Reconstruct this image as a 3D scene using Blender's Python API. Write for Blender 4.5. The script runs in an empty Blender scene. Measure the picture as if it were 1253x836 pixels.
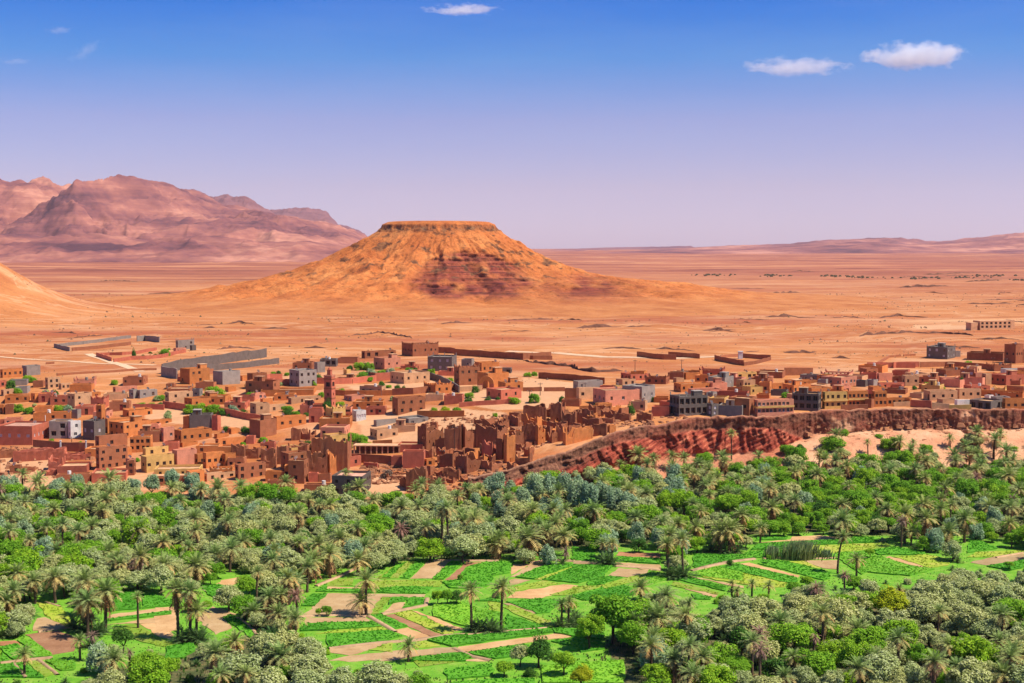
import bpy, math, random
import numpy as np
random.seed(7); RNG = np.random.default_rng(7)
SC = bpy.context.scene
COL = SC.collection
R = math.radians

# ---------------------------------------------------------------- camera
F = 1740.0                      # focal length in photo pixels (1253 wide)
CW, CH, HOR = 626.5, 418.0, 305.0
CAM_Z = 70.0
TH = math.atan((CH - HOR) / F)
cam_d = bpy.data.cameras.new('camera'); cam = bpy.data.objects.new('camera', cam_d); COL.objects.link(cam)
cam_d.sensor_width = 36.0; cam_d.lens = F / 1253.0 * 36.0
cam_d.clip_start = 1.0; cam_d.clip_end = 60000.0
cam.location = (0, 0, CAM_Z); cam.rotation_euler = (math.pi / 2 - TH, 0, 0)
SC.camera = cam

# ---------------------------------------------------------------- sun and sky
SUN_EL = R(57); SUN_DIR = (0.97, -0.25)          # horizontal direction towards the sun
n_ = math.hypot(*SUN_DIR); sx, sy = SUN_DIR[0] / n_, SUN_DIR[1] / n_
to_sun = (sx * math.cos(SUN_EL), sy * math.cos(SUN_EL), math.sin(SUN_EL))
sl = bpy.data.lights.new('sun', 'SUN'); sl.energy = 4.8; sl.angle = R(0.53); sl.color = (1.0, 0.94, 0.83)
sun = bpy.data.objects.new('sun', sl); COL.objects.link(sun)
from mathutils import Vector, Matrix
sun.rotation_euler = Vector(to_sun).to_track_quat('Z', 'Y').to_euler()
W = bpy.data.worlds.new('World'); SC.world = W; W.use_nodes = True
nt = W.node_tree; nt.nodes.clear()
wo = nt.nodes.new('ShaderNodeOutputWorld'); bg = nt.nodes.new('ShaderNodeBackground')
sky = nt.nodes.new('ShaderNodeTexSky'); sky.sky_type = 'NISHITA'; sky.sun_disc = False
sky.sun_elevation = SUN_EL; sky.sun_rotation = math.atan2(sx, sy); sky.altitude = 1300; sky.dust_density = 1.0
tc = nt.nodes.new('ShaderNodeTexCoord'); sp = nt.nodes.new('ShaderNodeSeparateXYZ')
ramp = nt.nodes.new('ShaderNodeValToRGB'); mul = nt.nodes.new('ShaderNodeMix'); mul.data_type = 'RGBA'; mul.blend_type = 'MULTIPLY'; mul.inputs[0].default_value = 1
nt.links.new(tc.outputs['Generated'], sp.inputs[0])
mr = nt.nodes.new('ShaderNodeMapRange'); mr.inputs[1].default_value = -0.02; mr.inputs[2].default_value = 0.40
nt.links.new(sp.outputs[2], mr.inputs[0]); nt.links.new(mr.outputs[0], ramp.inputs[0])
# the photograph's tinted sky: lavender near the horizon, clear blue above (elevation as sin)
SKY_RAMP = [(0.00, (.55, .55, .86)), (0.055, (.60, .545, .85)), (0.15, (.56, .475, .69)), (0.26, (.47, .445, .70)),
            (0.36, (.13, .40, .76)), (0.455, (.0, .30, .80)), (0.60, (.0, .30, .80)), (1.0, (.12, .39, .80))]
el = ramp.color_ramp.elements
while len(el) > 1: el.remove(el[-1])
el[0].position, el[0].color = SKY_RAMP[0][0], (*SKY_RAMP[0][1], 1)
for p_, c_ in SKY_RAMP[1:]:
    e_ = el.new(p_); e_.color = (*c_, 1)
nt.links.new(sky.outputs[0], mul.inputs[6]); nt.links.new(ramp.outputs[0], mul.inputs[7])
nz = nt.nodes.new('ShaderNodeTexNoise'); nz.inputs['Scale'].default_value = 2.2; nz.inputs['Detail'].default_value = 7; nz.inputs['Roughness'].default_value = .62
sv = nt.nodes.new('ShaderNodeVectorMath'); sv.operation = 'MULTIPLY'; sv.inputs[1].default_value = (1, 1, 6); nt.links.new(tc.outputs['Generated'], sv.inputs[0]); nt.links.new(sv.outputs[0], nz.inputs['Vector'])
nm_ = nt.nodes.new('ShaderNodeMapRange'); nm_.inputs[1].default_value = .48; nm_.inputs[2].default_value = .78; nm_.inputs[3].default_value = 0; nm_.inputs[4].default_value = .14; nt.links.new(nz.outputs['Fac'], nm_.inputs[0])
veil = nt.nodes.new('ShaderNodeMix'); veil.data_type = 'RGBA'; veil.inputs[7].default_value = (2.4, 3.4, 5.0, 1); nt.links.new(nm_.outputs[0], veil.inputs[0]); nt.links.new(mul.outputs[2], veil.inputs[6])
nt.links.new(veil.outputs[2], bg.inputs[0]); bg.inputs[1].default_value = 0.12
nt.links.new(bg.outputs[0], wo.inputs[0])
SC.view_settings.view_transform = 'Standard'; SC.view_settings.look = 'None'
SC.view_settings.exposure = 0.5; SC.view_settings.gamma = 1.0
SC.render.engine = 'CYCLES'
SC.cycles.max_bounces = 5; SC.cycles.diffuse_bounces = 3; SC.cycles.glossy_bounces = 1; SC.cycles.transmission_bounces = 3
SC.cycles.transparent_max_bounces = 4; SC.cycles.volume_bounces = 3

# ---------------------------------------------------------------- pixel <-> world
ct, st = math.cos(TH), math.sin(TH)
def ray(px, py):
    u, v = (px - CW) / F, (CH - py) / F
    return u, ct + v * st, -st + v * ct
def depth_at(py, z):
    """distance along y at which the row PY meets height Z (straight ahead)"""
    _, dy, dz = ray(CW, py)
    return (z - CAM_Z) / dz * dy
def project(x, y, z):
    zc = y * ct - (z - CAM_Z) * st; yc = y * st + (z - CAM_Z) * ct
    return CW + F * x / zc, CH - F * yc / zc

# ---------------------------------------------------------------- noise (numpy gradient noise)
_perm = np.random.default_rng(3).permutation(256); _perm = np.concatenate([_perm, _perm, _perm])
_g = np.random.default_rng(4).normal(size=(256, 3)); _g /= np.linalg.norm(_g, axis=1)[:, None]
def noise(x, y, z=0.0):
    x, y, z = np.broadcast_arrays(np.asarray(x, float), np.asarray(y, float), np.asarray(z, float))
    xi, yi, zi = np.floor(x).astype(int), np.floor(y).astype(int), np.floor(z).astype(int)
    xf, yf, zf = x - xi, y - yi, z - zi
    u, v, w = (t * t * t * (t * (t * 6 - 15) + 10) for t in (xf, yf, zf))
    def gr(a, b, c):
        h = _perm[(_perm[(_perm[(xi + a) & 255] + yi + b) & 255] + zi + c) & 255]
        g = _g[h]
        return g[..., 0] * (xf - a) + g[..., 1] * (yf - b) + g[..., 2] * (zf - c)
    l = lambda a, b, t: a + t * (b - a)
    return l(l(l(gr(0,0,0), gr(1,0,0), u), l(gr(0,1,0), gr(1,1,0), u), v),
             l(l(gr(0,0,1), gr(1,0,1), u), l(gr(0,1,1), gr(1,1,1), u), v), w)
def fbm(x, y, z=0.0, o=4, gain=.5):
    s, a, f = 0.0, 1.0, 1.0
    for k in range(o):
        s = s + a * noise(x * f + 17 * k, y * f + 5 * k, np.asarray(z) * f); a *= gain; f *= 2.03
    return s
def ridged(x, y, o=4):
    s, a, f = 0.0, 1.0, 1.0
    for k in range(o):
        s = s + a * (1 - np.abs(noise(x * f + 31 * k, y * f)) * 2); a *= .5; f *= 2.1
    return s
def smooth(t):
    t = np.clip(t, 0, 1); return t * t * (3 - 2 * t)

# ---------------------------------------------------------------- terrain: valley, town bank / cliff, desert plain
#        px     row at z=0  z1   run1  zt   run2  ramp
TT = np.array([
    (-900, 598, 0.5, 10, 3.0, 25, 120), (0, 600, 0.5, 10, 3.0, 25, 125), (300, 613, 0.5, 8, 3.0, 20, 130),
    (480, 615, 1.0, 8, 3.5, 20, 110), (560, 613, 1.0, 8, 4.0, 12, 95), (620, 607, 1.2, 7, 6.0, 5.0, 85),
    (700, 598, 2.2, 8, 10.0, 4.5, 70), (760, 589, 3.0, 10, 14.0, 5.0, 60), (850, 582, 4.0, 14, 15.8, 5.0, 60),
    (950, 580, 4.5, 16, 16.2, 5.0, 60), (1000, 579, 8.5, 24, 16.3, 4.5, 60), (1100, 577, 9.5, 26, 16.6, 4.5, 60),
    (1253, 576, 9.5, 26, 16.0, 4.5, 60), (2200, 576, 9.5, 26, 16.0, 4.5, 60)], float)
TA = (TT[:, 0] - CW) / F
TD = np.array([depth_at(r, 0.0) for r in TT[:, 1]])
ZP = 17.0
def edge_y(a): return np.interp(a, TA, TD)
def terrain(x, y, detail=True):
    x, y = np.asarray(x, float), np.asarray(y, float)
    a = x / np.maximum(y, 1.0)
    yE = edge_y(a) + 2.5 * noise(x * .05, 3.3)
    z1, r1, zt, r2, rp = (np.interp(a, TA, TT[:, k]) for k in (2, 3, 4, 5, 6))
    d = y - yE
    zz = np.where(d < 0, 0.0, z1 * smooth(d / r1))
    zz = np.where(d > r1, z1 + (zt - z1) * np.clip((d - r1) / r2, 0, 1), zz)
    t = np.clip((d - r1 - r2) / rp, 0, 1)
    zz = np.where(d > r1 + r2, zt + (ZP - zt) * (0.65 * t + 0.35 * smooth(t)), zz)
    far = np.clip((y - 2500) / 10000, 0, 1.35)
    zz = zz + 42 * far
    if detail:
        w = np.clip(d / 60, 0, 1)
        zz = zz + .12 * noise(x * .12, y * .12) * np.where(d < 0, 1, 0) + w * .35 * fbm(x * .03, y * .03, 1.0, 3)
        wf = np.clip((y - 640) / 250, 0, 1)
        zz = zz + wf * (2.2 * fbm(x * .008, y * .006, 2.0, 4) + .8 * ridged(x * .02, y * .02, 3) - .9)
        wff = np.clip((y - 1600) / 1500, 0, 1)
        zz = zz + wff * 7 * fbm(x * .0016, y * .0012, 5.0, 4)
    # low hill that leaves the frame on the left
    rh = np.hypot(x + 506, (y - 1150) * .8)
    zz = zz + 86 * np.exp(-(rh / 100) ** 2) * (1 + .10 * fbm(x * .015, y * .015, 3.0, 3))
    return zz
_T = np.concatenate([np.linspace(180, 700, 900), np.geomspace(701, 15500, 700)])
def ground(px, py, z=None):
    """where the pixel's ray meets the terrain"""
    u, dy, dz = ray(px, py)
    if z is not None:
        t = (z - CAM_Z) / dz; return (u * t, dy * t, z)
    c = np.arange(0, len(_T), 25); Yc = _T[c]
    kc = np.nonzero(CAM_Z + dz / dy * Yc <= terrain(u / dy * Yc, Yc))[0]
    i0 = max(0, (kc[0] if len(kc) else len(c) - 1) - 1)
    Y = _T[c[i0]:c[i0] + 27]; X = u / dy * Y; Z = CAM_Z + dz / dy * Y
    G = terrain(X, Y)
    k = np.nonzero(Z <= G)[0]
    k = k[0] if len(k) else len(Y) - 1
    if k > 0:
        a0, a1 = Z[k-1] - G[k-1], Z[k] - G[k]
        t = a0 / (a0 - a1) if a0 != a1 else 0
        y = Y[k-1] + (Y[k] - Y[k-1]) * min(1, max(0, t))
    else: y = Y[0]
    x = u / dy * y
    return (float(x), float(y), float(terrain(x, y)))

# ---------------------------------------------------------------- object helpers
def tag(o, label=None, cat=None, group=None, kind=None):
    if label: o['label'] = label
    if cat: o['category'] = cat
    if group: o['group'] = group
    if kind: o['kind'] = kind
    return o
def empty(name, loc, rz=0.0, sc=None):
    o = bpy.data.objects.new(name, None); COL.objects.link(o)
    o.location = loc; o.rotation_euler = (0, 0, rz); o.empty_display_size = .5
    if sc is not None: o.scale = (sc, sc, sc) if np.isscalar(sc) else sc
    return o
def link(name, me, parent=None, loc=None, rot=None, sc=None):
    o = bpy.data.objects.new(name, me); COL.objects.link(o)
    if parent is not None: o.parent = parent
    if loc is not None: o.location = loc
    if rot is not None: o.rotation_euler = rot
    if sc is not None: o.scale = sc
    return o
def mesh(name, V, Fc, mats, mi=None, smoothf=False, attrs=None):
    """V (n,3); Fc a list of index tuples or an (m,k) array"""
    me = bpy.data.meshes.new(name)
    V = np.asarray(V, np.float32)
    if isinstance(Fc, np.ndarray):
        m, k = Fc.shape
        me.vertices.add(len(V)); me.vertices.foreach_set('co', V.ravel())
        me.loops.add(m * k); me.loops.foreach_set('vertex_index', Fc.astype(np.int32).ravel())
        me.polygons.add(m); me.polygons.foreach_set('loop_start', np.arange(0, m * k, k, dtype=np.int32))
        me.update(calc_edges=True)
    else:
        me.from_pydata(V.tolist(), [], Fc); me.update()
    for m_ in (mats if isinstance(mats, (list, tuple)) else [mats]): me.materials.append(m_)
    if mi is not None: me.polygons.foreach_set('material_index', np.asarray(mi, np.int32))
    if smoothf: me.polygons.foreach_set('use_smooth', np.ones(len(me.polygons), bool))
    for nm, arr in (attrs or {}).items():
        arr = np.asarray(arr, np.float32)
        if arr.ndim == 1:
            at = me.attributes.new(nm, 'FLOAT', 'POINT'); at.data.foreach_set('value', arr)
        else:
            at = me.attributes.new(nm, 'FLOAT_COLOR', 'POINT'); at.data.foreach_set('color', np.hstack([arr, np.ones((len(arr), 1), np.float32)]).ravel())
    me.update()
    return me
class MB:
    """collects boxes, tubes and faces into one mesh"""
    def __init__(s): s.V, s.F, s.M = [], [], []
    def add(s, V, Fc, m=0):
        o = len(s.V); s.V += [tuple(v) for v in V]; s.F += [tuple(i + o for i in f) for f in Fc]; s.M += [m] * len(Fc)
    def box(s, x0, x1, y0, y1, z0, z1, m=0):
        V = [(x0,y0,z0),(x1,y0,z0),(x1,y1,z0),(x0,y1,z0),(x0,y0,z1),(x1,y0,z1),(x1,y1,z1),(x0,y1,z1)]
        s.add(V, [(0,3,2,1),(4,5,6,7),(0,1,5,4),(1,2,6,5),(2,3,7,6),(3,0,4,7)], m)
    def build(s, name, mats, parent=None, smoothf=False, **kw):
        return link(name, mesh(name, np.array(s.V), s.F, mats, s.M, smoothf), parent, **kw)
    def me(s, name, mats, smoothf=False): return mesh(name, np.array(s.V), s.F, mats, s.M, smoothf)
def grid_faces(nr, nc, wrap=False):
    i = np.arange(nr - 1)[:, None] * nc; j = np.arange(nc if wrap else nc - 1)[None, :]; j2 = (j + 1) % nc
    return np.stack([i + j, i + j2, i + nc + j2, i + nc + j], -1).reshape(-1, 4)

# ---------------------------------------------------------------- materials
def newmat(name):
    m = bpy.data.materials.new(name); m.use_nodes = True; t = m.node_tree; t.nodes.clear()
    o = t.nodes.new('ShaderNodeOutputMaterial'); b = t.nodes.new('ShaderNodeBsdfPrincipled')
    b.inputs['Roughness'].default_value = .9; b.inputs['Specular IOR Level'].default_value = .15
    t.links.new(b.outputs[0], o.inputs[0]); return m, t, b
def N(t, kind, **kw):
    n = t.nodes.new(kind)
    for k, v in kw.items(): setattr(n, k, v)
    return n
def ramp_node(t, src, stops, interp='LINEAR'):
    n = t.nodes.new('ShaderNodeValToRGB'); n.color_ramp.interpolation = interp; e = n.color_ramp.elements
    while len(e) > 1: e.remove(e[-1])
    e[0].position, e[0].color = stops[0][0], (*stops[0][1], 1)
    for p, c in stops[1:]: k = e.new(p); k.color = (*c, 1)
    t.links.new(src, n.inputs[0]); return n.outputs[0]
def mixc(t, fac, a, b, blend='MIX'):
    n = t.nodes.new('ShaderNodeMix'); n.data_type = 'RGBA'; n.blend_type = blend
    for s, v in ((0, fac), (6, a), (7, b)):
        if hasattr(v, 'links'): t.links.new(v, n.inputs[s])
        elif isinstance(v, (int, float)): n.inputs[s].default_value = v
        else: n.inputs[s].default_value = (*v, 1)
    return n.outputs[2]
def math_(t, op, a, b=None, c=None):
    n = t.nodes.new('ShaderNodeMath'); n.operation = op
    for s, v in enumerate((a, b, c)):
        if v is None: continue
        if hasattr(v, 'links'): t.links.new(v, n.inputs[s])
        else: n.inputs[s].default_value = v
    return n.outputs[0]
def noise_node(t, vec, scale, detail=4, rough=.55, dist=0):
    n = t.nodes.new('ShaderNodeTexNoise'); n.inputs['Scale'].default_value = scale; n.inputs['Detail'].default_value = detail
    n.inputs['Roughness'].default_value = rough; n.inputs['Distortion'].default_value = dist
    if vec is not None: t.links.new(vec, n.inputs['Vector'])
    return n.outputs['Fac']
def scaled(t, vec, s):
    n = t.nodes.new('ShaderNodeVectorMath'); n.operation = 'MULTIPLY'; t.links.new(vec, n.inputs[0]); n.inputs[1].default_value = s; return n.outputs[0]
def pos(t): return t.nodes.new('ShaderNodeNewGeometry').outputs['Position']
def bump(t, b, h, strength=.4, dist=.1):
    n = t.nodes.new('ShaderNodeBump'); n.inputs['Strength'].default_value = strength; n.inputs['Distance'].default_value = dist
    t.links.new(h, n.inputs['Height']); t.links.new(n.outputs[0], b.inputs['Normal'])
def sc3(c, k): return tuple(min(1, x * k) for x in c)

def plaster(name, c, blot=.22, tint=None):
    m, t, b = newmat(name)
    co = t.nodes.new('ShaderNodeTexCoord').outputs['Object']; oi = t.nodes.new('ShaderNodeObjectInfo')
    ad = t.nodes.new('ShaderNodeVectorMath'); ad.operation = 'ADD'; t.links.new(co, ad.inputs[0])
    rv = t.nodes.new('ShaderNodeVectorMath'); rv.operation = 'SCALE'; rv.inputs[0].default_value = (91, 57, 33); t.links.new(oi.outputs['Random'], rv.inputs['Scale'])
    t.links.new(rv.outputs[0], ad.inputs[1]); v = ad.outputs[0]
    n1 = noise_node(t, v, .55, 5); n4 = noise_node(t, v, 1.6, 4, .65); n2 = noise_node(t, scaled(t, v, (3.0, 3.0, .5)), .9, 3); n3 = noise_node(t, v, 7, 3, .7)
    base = ramp_node(t, n1, [(.3, sc3(c, 1 - blot)), (.5, c), (.72, sc3(tint or c, 1 + blot * .8))])
    base = mixc(t, math_(t, 'MULTIPLY', n2, .45), base, sc3(c, .55))
    base = mixc(t, ramp_node(t, n4, [(.58, (0, 0, 0)), (.66, (.6, .6, .6))]), base, tuple(x * .55 + y for x, y in zip(c, (.14, .08, .045))))
    k = math_(t, 'ADD', math_(t, 'MULTIPLY', oi.outputs['Random'], .38), .80)
    n3r = math_(t, 'ADD', math_(t, 'MULTIPLY', n3, .5), .75)
    comb = t.nodes.new('ShaderNodeCombineColor'); kk = math_(t, 'MULTIPLY', k, n3r)
    for i in range(3): t.links.new(kk, comb.inputs[i])
    t.links.new(mixc(t, 1.0, base, comb.outputs[0], 'MULTIPLY'), b.inputs['Base Color'])
    bump(t, b, n3, .5, .08)
    return m
def plain(name, c, rough=.9, var=.15, scale=2.0):
    m, t, b = newmat(name); b.inputs['Roughness'].default_value = rough
    co = t.nodes.new('ShaderNodeTexCoord').outputs['Object']
    t.links.new(ramp_node(t, noise_node(t, co, scale), [(.3, sc3(c, 1 - var)), (.7, sc3(c, 1 + var))]), b.inputs['Base Color'])
    return m
def leafmat(name, cols, transl=.25, hue=.35):
    """leaf colours vary leaf by leaf and tree by tree"""
    m, t, b = newmat(name)
    g = t.nodes.new('ShaderNodeNewGeometry'); oi = t.nodes.new('ShaderNodeObjectInfo')
    c = ramp_node(t, g.outputs['Random Per Island'], [(i / (len(cols) - 1), k) for i, k in enumerate(cols)])
    tint = ramp_node(t, oi.outputs['Random'], [(0, (1 - hue * .6, 1 - hue * .35, 1 - hue * .3)), (.5, (1, 1, 1)), (1, (1 + hue * .5, 1 + hue * .15, 1 - hue * .3))])
    c = mixc(t, 1.0, c, tint, 'MULTIPLY')
    t.links.new(c, b.inputs['Base Color']); b.inputs['Roughness'].default_value = .7
    tr = t.nodes.new('ShaderNodeBsdfTranslucent'); t.links.new(c, tr.inputs[0])
    mx = t.nodes.new('ShaderNodeMixShader'); mx.inputs[0].default_value = transl
    out = [n for n in t.nodes if n.type == 'OUTPUT_MATERIAL'][0]
    t.links.new(b.outputs[0], mx.inputs[1]); t.links.new(tr.outputs[0], mx.inputs[2]); t.links.new(mx.outputs[0], out.inputs[0])
    return m
def attrmat(name, attr='col', transl=.2, hue=.3):
    m, t, b = newmat(name)
    at = t.nodes.new('ShaderNodeAttribute'); at.attribute_name = attr; oi = t.nodes.new('ShaderNodeObjectInfo')
    tint = ramp_node(t, oi.outputs['Random'], [(0, (1 - hue * .7, 1 - hue * .3, 1 - hue * .3)), (.5, (1, 1, 1)), (1, (1 + hue * .6, 1 + hue * .2, 1))])
    c = mixc(t, 1.0, at.outputs['Color'], tint, 'MULTIPLY'); t.links.new(c, b.inputs['Base Color'])
    tr = t.nodes.new('ShaderNodeBsdfTranslucent'); t.links.new(c, tr.inputs[0])
    mx = t.nodes.new('ShaderNodeMixShader'); mx.inputs[0].default_value = transl
    out = [n for n in t.nodes if n.type == 'OUTPUT_MATERIAL'][0]
    t.links.new(b.outputs[0], mx.inputs[1]); t.links.new(tr.outputs[0], mx.inputs[2]); t.links.new(mx.outputs[0], out.inputs[0])
    return m

PAL = dict(o=(.64, .215, .062), p=(.66, .255, .145), r=(.53, .145, .078), b=(.40, .140, .062), t=(.60, .32, .16), g=(.31, .25, .205),
           G=(.15, .115, .095), a=(.345, .118, .052), y=(.72, .42, .13), w=(.72, .65, .58))
MW = {k: plaster('plaster_' + n, PAL[k]) for k, n in dict(o='orange', p='pink', r='red', b='brown', t='tan', g='grey', G='dark_grey', a='mud', y='yellow', w='white').items()}
M_ROOF = {k: plaster('roof_' + n, c, .3) for k, n, c in (('s', 'sand', (.60, .33, .17)), ('p', 'pink', (.58, .30, .20)), ('g', 'grey', (.38, .31, .26)), ('m', 'mud', (.50, .24, .12)))}
M_RUBBLE = plaster('rubble_clay', (.46, .19, .09), .35)
M_PANE = plain('dark_glass', (.02, .017, .018), .35)
M_FRAME = plain('window_frame', (.20, .09, .05)); M_FRAMEW = plain('white_frame', (.62, .56, .52))
M_PANEW = plain('white_grille', (.48, .40, .40), .6)
M_DOOR = plain('red_door', (.22, .03, .025)); M_DOORB = plain('brown_door', (.10, .045, .025))
M_WOOD = plain('pole_wood', (.10, .065, .045))

def desert_mat(name, red=0.0):
    m, t, b = newmat(name)
    P = pos(t)
    n0 = noise_node(t, scaled(t, P, (1, .45, 1)), .004, 5, .6); n1 = noise_node(t, P, .03, 6, .62); n2 = noise_node(t, P, .35, 5, .7); n3 = noise_node(t, P, 1.9, 3, .7)
    c = ramp_node(t, n1, [(.28, (.25, .072, .022)), (.42, (.40, .132, .038)), (.55, (.49, .175, .053)), (.72, (.56, .24, .09))])
    c = mixc(t, math_(t, 'MULTIPLY', n0, 1.0), c, ramp_node(t, n0, [(.36, (.33, .088, .027)), (.5, (.48, .18, .056)), (.62, (.55, .235, .084))]))
    k = ramp_node(t, n2, [(.30, (.62, .58, .56)), (.45, (.95, .95, .95)), (.7, (1.1, 1.1, 1.1))])
    c = mixc(t, .8, c, k, 'MULTIPLY')
    k2 = ramp_node(t, n3, [(.30, (.55, .5, .48)), (.42, (1, 1, 1)), (.7, (1.08, 1.08, 1.08))])
    c = mixc(t, .65, c, k2, 'MULTIPLY')
    nw = noise_node(t, scaled(t, P, (.55, 1, 1)), .011, 6, .6, 1.6)
    wash = ramp_node(t, math_(t, 'ABSOLUTE', math_(t, 'SUBTRACT', nw, .5)), [(.0, (1, 1, 1)), (.012, (.75, .75, .75)), (.03, (0, 0, 0))])
    c = mixc(t, math_(t, 'MULTIPLY', wash, .55), c, (.62, .33, .165))
    nr = noise_node(t, scaled(t, P, (.3, 1, 1)), .0075, 6, .7)
    c = mixc(t, ramp_node(t, nr, [(.50, (0, 0, 0)), (.62, (.85, .85, .85))]), c, (.34, .085, .032))
    npl = noise_node(t, scaled(t, P, (.35, 1, 1)), .0055, 6, .65, .8)
    c = mixc(t, ramp_node(t, npl, [(.54, (0, 0, 0)), (.66, (.7, .7, .7))]), c, (.66, .36, .17))
    nd = noise_node(t, scaled(t, P, (.22, 1, 1)), .05, 5, .75)
    c = mixc(t, ramp_node(t, nd, [(.60, (0, 0, 0)), (.70, (.7, .7, .7))]), c, (.17, .062, .03))
    # farther out the plain turns to darker, redder gravel in long flat bands
    sy_ = t.nodes.new('ShaderNodeSeparateXYZ'); t.links.new(P, sy_.inputs[0])
    nb = noise_node(t, scaled(t, P, (.25, 1, 0)), .0035, 5, .65)
    fr = t.nodes.new('ShaderNodeMapRange'); fr.inputs[1].default_value = 1100; fr.inputs[2].default_value = 3200; t.links.new(sy_.outputs[1], fr.inputs[0])
    farc = ramp_node(t, nb, [(.35, (.17, .045, .026)), (.46, (.29, .085, .044)), (.56, (.40, .14, .064)), (.66, (.52, .23, .105))])
    c = mixc(t, math_(t, 'MULTIPLY', fr.outputs[0], .9), c, farc)
    va = t.nodes.new('ShaderNodeAttribute'); va.attribute_name = 'valley'
    vg = ramp_node(t, n2, [(.3, (.035, .055, .014)), (.5, (.085, .095, .03)), (.68, (.20, .14, .06))])
    ma = t.nodes.new('ShaderNodeAttribute'); ma.attribute_name = 'meadow'
    vg = mixc(t, ma.outputs['Fac'], vg, ramp_node(t, n2, [(.3, (.09, .27, .016)), (.5, (.15, .34, .022)), (.68, (.25, .37, .05))]))
    c = mixc(t, va.outputs['Fac'], c, vg)
    pa = t.nodes.new('ShaderNodeAttribute'); pa.attribute_name = 'pale'
    c = mixc(t, pa.outputs['Fac'], c, mixc(t, n2, (.52, .26, .12), (.70, .42, .23)))
    t.links.new(c, b.inputs['Base Color']); bump(t, b, math_(t, 'ADD', n2, math_(t, 'MULTIPLY', n3, .4)), .6, .5)
    return m
M_DESERT = desert_mat('desert_ground')
# ---------------------------------------------------------------- ground sheet (one sheet to the horizon)
def inpoly(px, py, poly):
    px, py = np.asarray(px, float), np.asarray(py, float); r = np.zeros(px.shape, bool); n = len(poly); j = n - 1
    for i in range(n):
        xi, yi = poly[i]; xj, yj = poly[j]
        with np.errstate(divide='ignore', invalid='ignore'):
            c = ((yi > py) != (yj > py)) & (px < (xj - xi) * (py - yi) / (yj - yi + 1e-12) + xi)
        r ^= c; j = i
    return r
PALE = [[(565, 480), (640, 470), (700, 478), (690, 500), (610, 502), (560, 494)], [(430, 505), (560, 500), (620, 505), (600, 520), (540, 560), (440, 520)],
        [(425, 472), (560, 464), (580, 476), (440, 482)], [(175, 500), (235, 500), (320, 512), (300, 525), (180, 516)], [(440, 585), (500, 580), (495, 604), (445, 606)],
        [(1165, 488), (1190, 486), (1192, 496), (1160, 498)], [(640, 462), (720, 470), (715, 480), (640, 476)], [(1118, 397), (1188, 398), (1190, 404), (1120, 403)],
        [(0, 560), (70, 558), (110, 580), (60, 598), (0, 598)], [(440, 512), (480, 500), (600, 512), (610, 535), (560, 545), (440, 540)]]
ys = np.concatenate([np.linspace(120, 372, 70), np.linspace(374, 520, 140), np.linspace(521.5, 900, 190), np.geomspace(904, 16000, 230)])
sl_ = np.concatenate([np.linspace(-.75, -.40, 12, endpoint=False), np.linspace(-.40, .40, 420), np.linspace(.42, .75, 12)])
GX, GY = sl_[None, :] * ys[:, None], np.repeat(ys[:, None], len(sl_), 1)
GZ = terrain(GX, GY)
aa = GX / GY
# sink the sheet a little behind the modelled cliff
pcol = CW + F * aa
cliffw = np.clip((pcol - 590) / 25, 0, 1)
yE_ = edge_y(aa) + 2.5 * noise(GX * .05, 3.3); r1_ = np.interp(aa, TA, TT[:, 3]); r2_ = np.interp(aa, TA, TT[:, 5])
dd = GY - yE_
inb = smooth((dd + 1) / 4) * smooth((r1_ + r2_ + 2.0 - dd) / 2.0)
GZ = GZ - cliffw * inb * 2.6
valley = 1 - smooth((dd + 2) / 7)
zc_ = GY * ct - (GZ - CAM_Z) * st; PX = CW + F * GX / zc_; PY = CH - F * (GY * st + (GZ - CAM_Z) * ct) / zc_
pale = np.zeros_like(GZ)
for pl in PALE: pale = np.maximum(pale, inpoly(PX, PY, pl) * .75)
MEADOW = [[(360, 702), (430, 690), (700, 672), (960, 652), (1253, 658), (1300, 712), (1100, 722), (1000, 732), (860, 752), (740, 785), (760, 840), (560, 840), (400, 825), (345, 775)], [(0, 720), (60, 720), (130, 705), (240, 700), (300, 690), (330, 720), (290, 790), (180, 800), (100, 840), (0, 840)]]
meadow = np.zeros_like(GZ)
for pl in MEADOW: meadow = np.maximum(meadow, inpoly(PX, PY, pl) * 1.0)
town = smooth(dd / 15) * (1 - smooth((GY - 640) / 150))
pale = np.clip(np.maximum(pale, town * smooth((noise(GX * .02, GY * .02, 7.0) + .0) / .35) * .5), 0, 1)
g_me = mesh('ground', np.stack([GX, GY, GZ], -1).reshape(-1, 3), grid_faces(*GX.shape), M_DESERT, smoothf=True,
            attrs={'valley': valley.ravel(), 'pale': pale.ravel(), 'meadow': meadow.ravel()})
tag(link('ground', g_me), 'orange desert plain and green valley floor reaching to the horizon', 'ground', kind='structure')

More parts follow.
